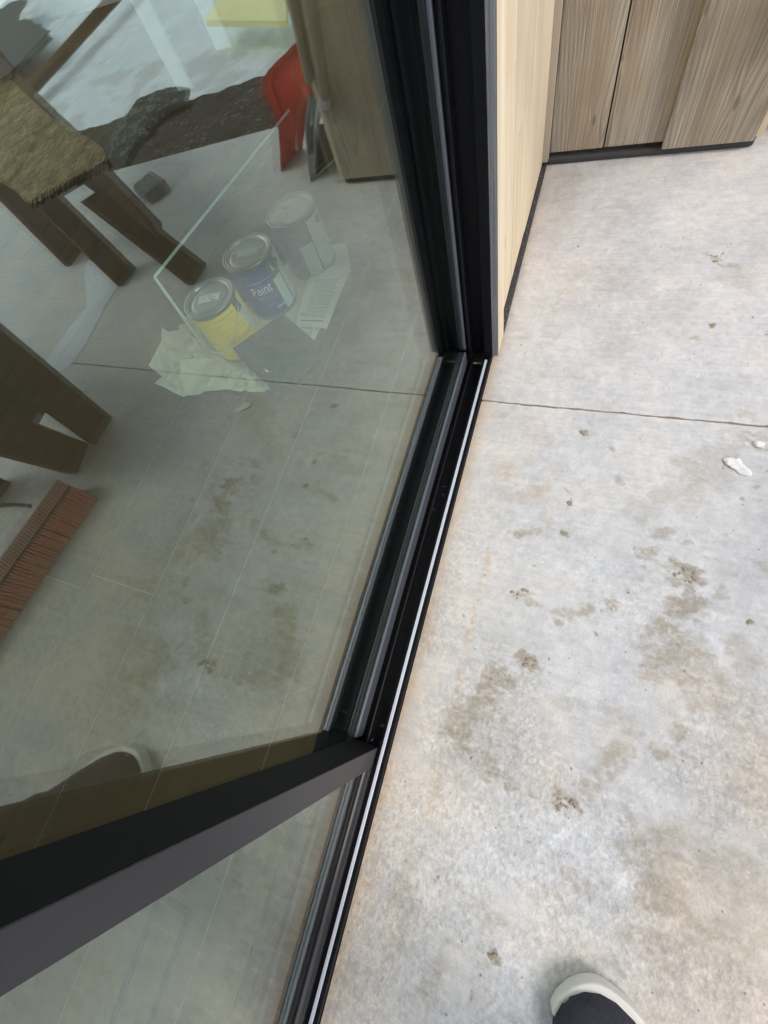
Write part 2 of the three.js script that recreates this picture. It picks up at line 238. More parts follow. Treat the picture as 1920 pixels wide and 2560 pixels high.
const cBumpTex = new THREE.DataTexture(cBump, CN, CN, THREE.RGBAFormat); cBumpTex.wrapS = cBumpTex.wrapT = THREE.MirroredRepeatWrapping; cBumpTex.magFilter = THREE.LinearFilter; cBumpTex.needsUpdate = true;
cMap.wrapS = cMap.wrapT = THREE.MirroredRepeatWrapping;
const concrete = std(0xffffff, 0.86, { map: cMap, bumpMap: cBumpTex, bumpScale: 0.0020 });
const slabUV = (g) => { if (g.index) g = g.toNonIndexed(); const p = g.attributes.position, uv = []; for (let i = 0; i < p.count; i++) uv.push((p.getX(i) - CX0) / CL, (p.getZ(i) - CZ0) / CL); g.setAttribute('uv', new THREE.Float32BufferAttribute(uv, 2)); return g; };
const farEdge = (x) => -2.094 + (x - 0.904) * 0.19;         // outer edge of the slab, running slightly askew
{
  const patio = thing('patio', 'pale stained concrete patio slab with sawn control joint', 'patio', null, 'structure');
  const JZ = -0.684, pieces = [];
  const panel = (pts, lab) => { // pts in x, z; the sawn edge is crumbled
    const s = new THREE.Shape(pts.map(([x, z]) => new THREE.Vector2(x, -z))), g = new THREE.ExtrudeGeometry(s, { depth: 0.11, bevelEnabled: false }); g.rotateX(-Math.PI / 2); g.translate(0, -0.11, 0); part(patio, 'slab_panel', slabUV(g), concrete, lab);
  };
  const crumble = (z, dir) => { const o = []; for (let x = -0.183; x <= 2.4; x += 0.006) { const w = 0.0011 + 0.0024 * Math.pow(fbm(x * 45, dir + 3, 3, 50), 2) * 2 + (noise(x * 30, dir, 51) > 0.8 ? 0.0018 * noise(x * 160, 2, 52) : 0); o.push([x, z + dir * w]); } return o; };
  const up = crumble(JZ, -1), dn = crumble(JZ, 1);
  panel([...up, [6, JZ - 0.002], [6, farEdge(6)], [-0.192, farEdge(-0.192)], [-0.192, -0.83], [-0.183, -0.823]]);
  panel([...dn, [6, JZ + 0.002], [6, 4.2], [-0.183, 4.2]]);
  part(patio, 'joint_filler', slabUV(box(-0.18, 6, -0.05, -0.0014, JZ - 0.012, JZ + 0.012)), std(lin(0.27, 0.21, 0.155), 0.95), 'brown soil packed in the control joint');
}
// snow field and bare soil round the slab
{
  const snowMap = dataTex(512, 512, (i, j, c) => { const a = fbm(i / 512 * 24, j / 512 * 24, 5, 61), b = hash(i, j, 62), d = sstep(0.60, 0.72, fbm(i / 512 * 9, j / 512 * 9, 4, 63)); const v = 232 + 26 * (a - 0.5) + 8 * (b - 0.5); c[0] = mix(v - 8, 190, d * 0.5); c[1] = mix(v, 190, d * 0.5); c[2] = mix(v + 10, 188, d * 0.5); });
  const snow = std(0xffffff, 0.9, { map: snowMap });
  const N = 120, pos = [], idx = [], uv = [];
  for (let j = 0; j <= N; j++) for (let i = 0; i <= N; i++) {
    const u = i / N * 2 - 1, v = j / N * 2 - 1, x = 1.5 + 150 * Math.sign(u) * Math.pow(Math.abs(u), 3.2), z = -2.5 + 150 * Math.sign(v) * Math.pow(Math.abs(v), 3.2);
    const near = z > farEdge(x) - 0.8 ? 1 : 0; pos.push(x, -0.13 + 0.10 * (fbm(x * 0.9, z * 0.9, 4, 64) - 0.5) * (1 - near) + 0.04 * (fbm(x * 5, z * 5, 3, 65) - 0.5) * (1 - near), z); uv.push(x * 0.4, z * 0.4);
  }
  for (let j = 0; j < N; j++) for (let i = 0; i < N; i++) { const a = j * (N + 1) + i; idx.push(a, a + N + 1, a + 1, a + 1, a + N + 1, a + N + 2); }
  const g = new THREE.BufferGeometry(); g.setAttribute('position', new THREE.Float32BufferAttribute(pos, 3)); g.setAttribute('uv', new THREE.Float32BufferAttribute(uv, 2)); g.setIndex(idx); g.computeVertexNormals();
  structure('snow_ground', g, snow, 'uneven snow covering the open ground beyond the patio', 'snow');
  const soilMap = dataTex(512, 512, (i, j, c) => { const a = fbm(i / 512 * 30, j / 512 * 30, 5, 71), b = sstep(0.62, 0.70, fbm(i / 512 * 90, j / 512 * 90, 4, 72)) * sstep(0.45, 0.6, fbm(i / 512 * 10, j / 512 * 10, 3, 73)); for (let k = 0; k < 3; k++) c[k] = mix([62, 52, 44][k] * (0.55 + 0.9 * a), [180, 184, 190][k], b * 0.55); });
  const soil = std(0xffffff, 0.95, { map: soilMap });
  const rows = 22, cols = 150, p2 = [], i2 = [], u2 = [];
  for (let r = 0; r <= rows; r++) for (let k = 0; k <= cols; k++) { const x = 0.2 + 5.0 * k / cols, s = r / rows, z = mix(farEdge(x) - 0.004, -2.82 + (x - 1.115) * 0.17 + 0.10 * (fbm(x * 3, 4, 4, 74) - 0.5), s); p2.push(x, mix(-0.045, -0.075, s) + 0.022 * (fbm(x * 20, z * 20, 4, 75) - 0.5) * sstep(0, 0.15, s), z); u2.push(x * 0.7, z * 0.7); }
  for (let r = 0; r < rows; r++) for (let k = 0; k < cols; k++) { const a = r * (cols + 1) + k; i2.push(a, a + 1, a + cols + 1, a + 1, a + cols + 2, a + cols + 1); }
  const g2 = new THREE.BufferGeometry(); g2.setAttribute('position', new THREE.Float32BufferAttribute(p2, 3)); g2.setAttribute('uv', new THREE.Float32BufferAttribute(u2, 2)); g2.setIndex(i2); g2.computeVertexNormals();
  structure('soil_strip', g2, soil, 'strip of dark wet soil flecked with snow along the slab edge', 'soil');
  // mound of soil, grass and snow at the slab edge
  const mm = dataTex(256, 256, (i, j, c) => { const a = fbm(i / 256 * 60, j / 256 * 90, 4, 81), b = sstep(0.54, 0.64, fbm(i / 256 * 44, j / 256 * 36, 4, 82)); for (let k = 0; k < 3; k++) c[k] = mix([48, 52, 44][k] * (0.5 + 1.1 * a), [150, 156, 160][k], b * 0.55); });
  single('turf_patch', patch([[256, 388], [285, 325], [343, 247], [400, 222], [440, 212], [474, 216], [472, 258], [405, 288], [345, 366], [312, 418]].map(([x, y]) => { const p = mirror(x, y, -0.04); return [p.x, p.z]; }), (x, z, s) => -0.045 + 0.022 * (1 - Math.pow(s, 6)) + 0.010 * (fbm(x * 40, z * 40, 3, 83) - 0.5), 30, 180, 0.06, true), std(0xffffff, 0.95, { map: mm }), 'flat dark patch of soil and grass flecked with snow at the slab edge', 'turf');
  // snow lying on the slab
  const thin = std(lin(0.78, 0.82, 0.90), 0.9);
  structure('snow_patch', patch([[1.29, -1.10], [1.27, -0.95], [1.25, -0.80], [1.27, -0.68], [1.36, -0.62], [1.42, -0.70], [1.37, -0.82], [1.36, -0.98], [1.42, -1.10], [1.58, -1.22], [1.5, -1.32], [1.36, -1.25]], (x, z, s) => 0.0015 + 0.010 * (1 - s * s) * (0.3 + fbm(x * 14, z * 14, 3, 84)), 14, 140, 0.5), thin, 'narrow streak of snow on the concrete near the wooden chairs', 'snow');
  structure('snow_patch', patch([[1.62, -0.3], [1.55, 0.0], [1.7, 0.5], [2.4, 0.6], [2.6, -0.2], [2.0, -0.45]], (x, z, s) => 0.0015 + 0.012 * (1 - s * s) * (0.4 + fbm(x * 12, z * 12, 3, 85)), 12, 100, 0.35), thin, 'thin snow lying on the concrete beyond the push broom', 'snow');
}

// ---------------------------------------------------------------- the house behind the glass
const plaster = std(lin(0.62, 0.60, 0.56), 0.9), blackMetal = new THREE.MeshPhysicalMaterial({ color: lin(0.0042, 0.0046, 0.0075), roughness: 0.42, specularIntensity: 0.45 });
{
  const house = thing('house', 'house with plastered room behind the black framed sliding glass door', 'house');
  part(house, 'wall', box(-0.36, -0.20, 0, 2.7, -4.2, -0.90), plaster);
  part(house, 'wall', box(-0.36, -0.20, 0, 2.7, 1.42, 3.2), plaster);
  part(house, 'wall', box(-0.36, -0.19, 2.28, 2.7, -0.90, 1.42), plaster);
  part(house, 'wall', box(-4.6, -0.37, -0.1, 2.7, -4.36, -4.2), plaster);
  part(house, 'wall', box(-4.6, -0.37, -0.1, 2.7, 3.2, 3.36), plaster);
  part(house, 'wall', box(-4.76, -4.6, -0.1, 0.25, -4.36, 3.36), plaster);  // far wall pieces leave an unseen opening, added to brighten the room
  part(house, 'wall', box(-4.76, -4.6, 2.45, 2.7, -4.36, 3.36), plaster);
  part(house, 'wall', box(-4.76, -4.6, 0.25, 2.45, -4.36, -3.9), plaster);
  part(house, 'wall', box(-4.76, -4.6, 0.25, 2.45, 2.9, 3.36), plaster);
  part(house, 'ceiling', box(-4.76, -0.2, 2.702, 2.8, -4.36, 3.36), plaster);
  part(house, 'roof', box(-5, 1.35, 2.803, 2.95, -4.6, 3.8), std(lin(0.30, 0.22, 0.15), 0.8), 'timber roof reaching out over the patio');
}
// floor of wide boards, each a board with a pale joint painted as a bevel highlight
const floorMats = [1, 2, 3, 4].map((k) => wood(500 + k * 7, [92 + 8 * (k - 2), 74 + 7 * (k - 2), 46 + 5 * (k - 2)], [70 + 6 * (k - 2), 54 + 5 * (k - 2), 32 + 3 * (k - 2)], { knots: 1, ring: 40, amount: 0.6, rough: 0.95, bump: 0.0004 }));
{
  const fl = thing('interior_floor', 'wide brown plank floor of the room behind the glass', 'floor', null, 'structure');
  part(fl, 'glint_subfloor', box(-4.6, -0.345, -0.10, 0.0011, -4.2, 3.2), std(lin(0.24, 0.22, 0.14), 0.9));  // pale top colour paints the sky glint along the board bevels
  const W = 0.2385, x1 = -0.3445; let k = 0;
  for (let c = 0; c < 18; c++) {
    const xr = c === 0 ? x1 : -0.443 - (c - 1) * W, xl = Math.max(-4.6, -0.443 - c * W); let z = -4.2 + (c === 2 ? -0.0 : rr(-1.1, 0));
    const ends = c === 3 ? [-4.2, -1.2, 0.037, 1.9, 3.2] : null, list = ends ?? (() => { const o = [-4.2]; let q = -4.2 + rr(0.4, 1.8); while (q < 3.2) { o.push(q); q += 1.83; } o.push(3.2); return o; })();
    for (let i = 0; i + 1 < list.length; i++) {
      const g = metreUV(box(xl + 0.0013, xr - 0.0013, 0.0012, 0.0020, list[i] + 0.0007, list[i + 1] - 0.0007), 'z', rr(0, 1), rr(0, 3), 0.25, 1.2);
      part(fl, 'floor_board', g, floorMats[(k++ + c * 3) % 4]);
    }
  }
}

// ---------------------------------------------------------------- door frame: sill, jamb, head
const alu = std(lin(0.66, 0.70, 0.80), 0.35, { metalness: 0.25 }), greyBead = std(lin(0.085, 0.094, 0.115), 0.32), litSatin = std(lin(0.0165, 0.0160, 0.021), 0.42), matteBlack = new THREE.MeshPhysicalMaterial({ color: lin(0.004, 0.005, 0.0055), roughness: 0.7, specularIntensity: 0.35 });
{
  const fr = thing('door_frame', 'black metal sill track and jamb of the sliding glass door', 'door frame');
  const z0 = -0.822, z1 = 1.40, L = z1 - z0;
  const sill = [[-0.1845, -0.05], [-0.1845, 0.008], [-0.1865, 0.010], [-0.1925, 0.010], [-0.1925, 0.004], [-0.2035, 0.004], [-0.2035, 0.009], [-0.2065, 0.009], [-0.2065, -0.018], [-0.236, -0.018], [-0.236, -0.006], [-0.2375, -0.005], [-0.240, -0.005], [-0.2415, -0.006], [-0.2415, -0.018], [-0.252, -0.018], [-0.252, -0.024], [-0.318, -0.024], [-0.318, 0.006], [-0.340, 0.006], [-0.340, -0.05]];
  const sg = new THREE.ExtrudeGeometry(new THREE.Shape(sill.map(([a, b]) => new THREE.Vector2(a, b))), { depth: L, bevelEnabled: false }); sg.translate(0, 0, z0); part(fr, 'sill_track', sg, blackMetal);
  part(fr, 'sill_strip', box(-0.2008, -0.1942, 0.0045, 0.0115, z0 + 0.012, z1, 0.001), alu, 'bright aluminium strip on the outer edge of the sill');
  // jamb: profile in x and z
  const J = [[-0.340, -0.90], [-0.340, -0.815], [-0.322, -0.815], [-0.322, -0.835], [-0.268, -0.835], [-0.268, -0.829], [-0.247, -0.829], [-0.247, -0.8195], [-0.2455, -0.818], [-0.2425, -0.818], [-0.241, -0.8195], [-0.241, -0.846], [-0.206, -0.846], [-0.206, -0.8245], [-0.202, -0.8225], [-0.184, -0.8225], [-0.184, -0.90]];
  const jg = new THREE.ExtrudeGeometry(new THREE.Shape(J.map(([x, z]) => new THREE.Vector2(x, -z))), { depth: 2.27, bevelEnabled: false }); jg.rotateX(-Math.PI / 2); part(fr, 'jamb', jg, blackMetal);
  part(fr, 'jamb_bead', box(-0.2618, -0.2535, 0.034, 2.2, -0.8285, -0.8175, 0.003), greyBead);
  part(fr, 'jamb', box(-0.34, -0.184, 0, 2.27, 1.401, 1.42), blackMetal);
  part(fr, 'head', box(-0.339, -0.186, 2.19, 2.278, -0.81, 1.40), blackMetal);
  part(fr, 'sill_clip', box(-0.2355, -0.2095, -0.0178, -0.0165, -0.8215, -0.8175), std(lin(0.35, 0.36, 0.38), 0.5), 'pale end of the sill where it meets the jamb');
}
// insulating glass: two tinted panes, each with a reflective low-emission coating on its inner face
{
  const lint = []; for (let k = 0; k < 9; k++) { const z = k < 6 ? 0.175 - 0.06 * rnd() * rnd() : rr(-0.8, 0.15), x = rr(-0.250, -0.210), a = V3(x, -0.0172, z); lint.push(tube([a, a.clone().add(V3(rr(-0.004, 0.004), 0.001, rr(-0.004, 0.004))), a.clone().add(V3(rr(-0.008, 0.008), 0.0006, rr(-0.008, 0.008)))], 0.0004, 6, 4)); }
  single('lint', mergeGeometries(lint), std(lin(0.45, 0.43, 0.40), 0.95), 'pale lint and dust lying in the sill channel', 'lint', null, 'stuff');
}
const sheet = (ior, r, g, b) => new THREE.MeshPhysicalMaterial({ color: lin(r, g, b), roughness: 0, metalness: 0, transmission: 1, thickness: 0, ior });
const front = sheet(1.25, 0.885, 0.970, 0.925), coated = sheet(2.55, 0.97, 0.985, 0.97), plain = sheet(1.06, 0.98, 0.99, 0.98), second = sheet(1.62, 0.97, 0.985, 0.97);
const paneA = [front, coated, plain, plain, plain, plain], paneB = [plain, second, plain, plain, plain, plain];
{ // fixed leaf, beside the jamb
  const d = thing('sliding_door_leaf', 'large clear glass leaf between the jamb and the overlapping stile', 'door leaf');
  part(d, 'glass_pane', box(GX - 0.0015, GX + 0.002, 0.004, 2.21, -0.832, 0.2155), paneA);
  part(d, 'glass_pane', box(GX - 0.0205, GX - 0.017, 0.004, 2.21, -0.832, 0.2155), paneB);
  part(d, 'glazing_bead', box(GX + 0.0024, GX + 0.0095, -0.0175, 0.030, -0.8165, 0.176, 0.0035), greyBead);
  part(d, 'bottom_rail', box(GX - 0.052, GX - 0.0005, -0.0225, 0.003, -0.81, 0.236), blackMetal);
  part(d, 'spacer_bar', box(GX - 0.0165, GX - 0.0020, 0.0035, 0.009, -0.83, 0.236), std(lin(0.03, 0.03, 0.03), 0.6));
}
{ // sliding leaf in the outer track
  const d = thing('sliding_door_leaf', 'glass leaf with the thick black stile in the outer track', 'door leaf');
  const BX = -0.2195, barMat = std(lin(0.008, 0.0085, 0.012), 0.36);
  const stl = part(d, 'stile', metreUV(box(-0.2605, -0.2105, 0.012, 2.2, 0.1795, 0.2165, 0.001)), matteBlack); part(stl, 'lit_face', box(-0.2103, -0.2080, 0.012, 2.2, 0.1798, 0.2165, 0.0008), litSatin, 'added plate whose paler grey paints the lit outer face of the stile');  // outer plate added to paint the lit side paler than the rest
  part(d, 'glass_pane', box(BX - 0.0035, BX, 0.012, 2.2, 0.2168, 1.36), paneA);
  part(d, 'glass_pane', box(BX - 0.0225, BX - 0.019, 0.012, 2.2, 0.2168, 1.36), paneB);
  const bar = [[BX + 0.0004, -0.0045]]; for (let k = 0; k <= 12; k++) { const t = k / 12 * Math.PI / 2; bar.push([BX + 0.0004 + Math.sin(t) * 0.0115, 0.028 + Math.cos(t) * 0.016]); } bar.push([BX + 0.0119, -0.0045]);
  const bg = new THREE.ExtrudeGeometry(new THREE.Shape(bar.map(([a, b]) => new THREE.Vector2(a, b))), { depth: 1.14, bevelEnabled: false }); bg.translate(0, 0, 0.2168); part(d, 'bottom_rail', mergeVertices(bg), barMat);
  part(d, 'bottom_rail', box(BX - 0.0265, BX - 0.0002, -0.0045, 0.0115, 0.2168, 1.36), blackMetal);
}

// ---------------------------------------------------------------- cladding: the return beside the jamb and the column
const rubber = std(lin(0.045, 0.046, 0.052), 0.7, { bumpMap: dataTex(128, 128, (i, j, c) => { c[0] = c[1] = c[2] = 255 * fbm(i / 6, j / 6, 3, 5); }, false), bumpScale: 0.001 });
{
  const w = thing('clad_return_wall', 'pale weathered timber return beside the black door jamb', 'wall');
  const X = -0.1845; let k = 0;
  const cb = part(w, 'corner_board', metreUV(box(-0.1835, -0.1672, 0.012, 2.7, -0.8945, -0.8265, 0.001), 'y', 0.1, 0, 0.25, 1.2), cream[1]);
  part(cb, 'sawn_edge', metreUV(box(-0.1832, -0.1676, 0.0122, 2.7, -0.8263, -0.8245), 'y', 0.1, 0, 0.25, 1.2), greyEdge, 'grey sawn edge of the corner board');
  for (const [za, zb, m, dx] of [[-0.8955, -1.094, 0, 0], [-1.0955, -1.30, 2, 0.001], [-1.3015, -1.612, 1, 0.0015]]) part(w, 'cladding_board', metreUV(box(-0.1995, X + dx, 0.014 + 0.003 * (k++ % 2), 2.7, zb, za, 0.0012), 'y', rr(0, 1), rr(0, 1), 0.25, 1.2), cream[m]);
  part(w, 'rubber_gasket', metreUV(box(-0.1985, -0.1685, 0.0005, 0.0115, -1.628, -0.87, 0.003)), rubber, 'black rubber strip under the timber, dusted with grit');
  part(w, 'corner_trim', metreUV(box(-0.1875, -0.1655, 0.022, 2.7, -1.6415, -1.6135, 0.001), 'y', 0, 0, 0.25, 1.2), std(lin(0.42, 0.36, 0.29), 0.7), 'beige trim in the inner corner');
}
{
  const w = thing('clad_column', 'wide column clad in weathered grey brown vertical planks', 'column');
  const side = [[-0.1652, -0.0068, -1.646, 0, 0.030], [-0.0028, 0.172, -1.647, 1, 0.030], [0.1585, 0.388, -1.620, 2, 0.024]];
  for (const [xa, xb, zf, m, yb] of side) part(w, 'plank', metreUV(box(xa, xb, yb, 2.7, zf - 0.0255 + (m === 1 ? 0.0 : 0), zf, 0.0012), 'y', rr(0, 1), rr(0, 0.4), 0.25, 1.2), clad[m]);
  for (const [za, zb, m] of [[-1.628, -1.80, 0], [-1.803, -2.0, 1]]) part(w, 'plank', metreUV(box(0.3882, 0.4062, 0.03, 2.7, zb, za, 0.0012), 'y', rr(0, 1), rr(0, 0.4), 0.25, 1.2), cream[m]);
  part(w, 'core', box(-0.19, 0.3555, 0.02, 2.7, -2.0, -1.674), std(lin(0.05, 0.045, 0.04), 0.9));
  part(w, 'rubber_gasket', metreUV(new RoundedBoxGeometry(0.566, 0.020, 0.020, 3, 0.008).translate(0.112, 0.0108, -1.6425)), rubber, 'black rubber strip under the planks');
  part(w, 'rubber_gasket', metreUV(box(0.378, 0.400, 0.0008, 0.0205, -2.0, -1.654, 0.006)), rubber);
}

// ---------------------------------------------------------------- paint cans and what lies round them, in the room
const tin = std(lin(0.24, 0.24, 0.225), 0.28, { metalness: 0.85 });
function canvas(w, h, draw) { const c = document.createElement('canvas'); c.width = w; c.height = h; const x = c.getContext('2d'); draw(x, w, h); const t = new THREE.CanvasTexture(c); t.colorSpace = THREE.SRGBColorSpace; return t; }
function paintCan(pos, turn, label, labelTex, stickerTex, bail, lidMat = tin) {
  const g = thing('paint_can', label, 'paint can', 'paint cans on the drop cloth'), R = 0.0815, T = 0.19; g.position.copy(pos); g.rotation.y = turn;
  const wall = []; for (const [r, y] of [[R - 0.002, 0.000], [R + 0.0018, 0.001], [R + 0.0018, 0.005], [R, 0.008], [R, T - 0.012], [R + 0.0022, T - 0.008], [R + 0.0026, T - 0.003], [R + 0.001, T], [R - 0.004, T], [R - 0.006, T - 0.004]]) wall.push(new THREE.Vector2(r, y));
  part(g, 'can_wall', new THREE.LatheGeometry(wall, 56), tin);
  const lid = []; for (const [r, y] of [[R - 0.0062, T - 0.003], [R - 0.008, T - 0.0005], [R - 0.011, T - 0.001], [R - 0.013, T - 0.007], [R - 0.018, T - 0.008], [R - 0.022, T - 0.005], [R - 0.03, T - 0.0045], [0.0001, T - 0.0045]]) lid.push(new THREE.Vector2(r, y));
  part(g, 'lid', new THREE.LatheGeometry(lid, 56), lidMat);
  part(g, 'paper_label', new THREE.CylinderGeometry(R + 0.0006, R + 0.0006, T - 0.026, 64, 1, true).translate(0, T / 2 - 0.002, 0), std(0xffffff, 0.55, { map: labelTex, side: THREE.DoubleSide }));
  if (stickerTex) part(g, 'lid_sticker', new THREE.PlaneGeometry(0.072, 0.032).rotateX(-Math.PI / 2).rotateY(0.3).translate(0, T - 0.0038, 0), std(0xffffff, 0.7, { map: stickerTex, side: THREE.DoubleSide }));
  for (const s of [-1, 1]) part(g, 'handle_lug', new THREE.CylinderGeometry(0.010, 0.011, 0.006, 16).rotateZ(Math.PI / 2).translate(s * (R + 0.003), T - 0.035, 0), tin);
  const pts = []; for (let k = 0; k <= 14; k++) { const a = k / 14 * Math.PI, q = Math.sin(a); pts.push(V3(Math.cos(a) * (R + 0.006), T - 0.035 - 0.095 * q * Math.abs(bail), (R + 0.012) * q * Math.sign(bail || 1) * 1.0 + 0.012 * q)); }
  part(g, 'wire_handle', tube(pts, 0.0017, 40, 8), std(lin(0.6, 0.6, 0.6), 0.3, { metalness: 0.8 }));
  return g;
}
const sticker = canvas(128, 64, (x, w, h) => { x.fillStyle = '#c9cfc8'; x.fillRect(0, 0, w, h); x.fillStyle = '#5a5f5c'; for (let i = 0; i < 14; i++) x.fillRect(6 + hash(i, 1, 3) * 108, 6 + (i % 3) * 20 + hash(i, 2, 3) * 8, 8 + hash(i, 3, 3) * 22, 3); });
const blank = canvas(128, 64, (x, w, h) => { x.fillStyle = '#a8aca6'; x.fillRect(0, 0, w, h); });
const at = (deg, w) => (((deg % 360) + 360) % 360) / 360 * w;
const yellowLabel = canvas(1024, 256, (x, w, h) => { x.fillStyle = '#e8cc10'; x.fillRect(0, 0, w, h); for (let i = 0; i < 260; i++) { x.globalAlpha = 0.10 + 0.2 * hash(i, 4, 8); x.fillStyle = hash(i, 1, 8) > 0.5 ? '#a08c10' : '#f4e04a'; x.fillRect(hash(i, 2, 8) * w, hash(i, 3, 8) * h, 60 + 200 * hash(i, 5, 8), 2 + 5 * hash(i, 6, 8)); } x.globalAlpha = 1; x.fillStyle = '#b9c4c0'; x.beginPath(); x.moveTo(at(86, w), 20); x.lineTo(at(112, w), 0); x.lineTo(at(118, w), h); x.lineTo(at(96, w), h * 0.8); x.fill(); x.fillStyle = '#1c2240'; x.fillRect(at(84, w), 0, 60, 56); x.fillStyle = '#c8c8c8'; x.font = '22px sans-serif'; x.fillText('IIII', at(85, w), 34); });
const navyLabel = canvas(1024, 256, (x, w, h) => {
  x.fillStyle = '#1c2a86'; x.fillRect(0, 0, w, h); x.strokeStyle = '#c9cce0'; x.lineWidth = 2.5; x.beginPath(); x.moveTo(at(-22, w) - w, 70); x.moveTo(0, 62); x.lineTo(at(62, w), 62); x.stroke();
  x.fillStyle = '#e3e6f2'; x.font = '300 62px sans-serif'; x.fillText('Paint', at(4, w), 128); x.font = '15px sans-serif'; x.fillStyle = '#8e96c4'; x.fillRect(at(10, w), 142, 66, 5); x.fillRect(at(30, w), 190, 40, 3); x.fillStyle = '#b6bce0'; for (let i = 0; i < 8; i++) x.fillRect(at(42, w) + i * 8, 214, 4 + 3 * hash(i, 1, 2), 14);
  x.strokeStyle = '#7a80b8'; x.lineWidth = 2; x.beginPath(); x.moveTo(at(8, w), 160); x.lineTo(at(60, w), 160); x.stroke();
  x.fillStyle = '#4a4f4a'; x.fillRect(at(63, w), 0, at(28, w), 88); x.fillStyle = '#e0dcc0'; x.font = 'bold 40px serif'; x.fillText('L', at(72, w), 56);
  x.fillStyle = '#b8cad0'; x.fillRect(at(64, w), 88, at(26, w), h); x.fillStyle = '#3a4468'; x.fillRect(at(91, w), 0, 5, h); x.fillStyle = '#aebfc4'; x.fillRect(at(93, w), 0, at(120, w), h);
});
const paleLabel = canvas(1024, 256, (x, w, h) => { x.fillStyle = '#4c5b74'; x.fillRect(0, 0, w, h); x.fillStyle = '#a9b4b0'; x.fillRect(at(20, w), 96, at(34, w), h); x.fillStyle = '#3c4456'; x.fillRect(at(55, w), 0, 5, h); x.fillStyle = '#b9c9cc'; x.fillRect(at(57, w), 0, at(150, w), h); x.strokeStyle = '#8fa3a6'; x.lineWidth = 3; x.beginPath(); x.moveTo(at(57, w), 130); x.lineTo(at(140, w), 130); x.stroke(); });
const rustyLid = std(0xffffff, 0.6, { map: dataTex(128, 128, (i, j, c) => { const a = fbm(i / 14, j / 14, 4, 3); for (let k = 0; k < 3; k++) c[k] = mix([178, 182, 178][k], [176, 138, 96][k], 0.7 * sstep(0.56, 0.74, a)); }) });
const amberGlintLid = std(0xffffff, 0.32, { metalness: 0.75, map: dataTex(128, 128, (i, j, c) => { const a = fbm(i / 20, j / 20, 3, 9); for (let k = 0; k < 3; k++) c[k] = mix([168, 168, 164][k], [196, 130, 62][k], sstep(0.66, 0.76, a)); }) });  // amber blotches in the colour paint a small orange reflection
const CLOTH = 0.006;
paintCan(V3(-1.028, CLOTH, -0.823), 0.0, 'yellow labelled paint can with a metal lid on the cloth', yellowLabel, sticker, 0.9);
paintCan(V3(-0.977, CLOTH, -1.013), 0.0, 'navy labelled can reading Paint beside the yellow can', navyLabel, blank, -0.9, amberGlintLid);
paintCan(V3(-0.895, CLOTH, -1.198), 0.0, 'pale labelled paint can with rusty lid beside the navy can', paleLabel, null, -0.9, rustyLid);
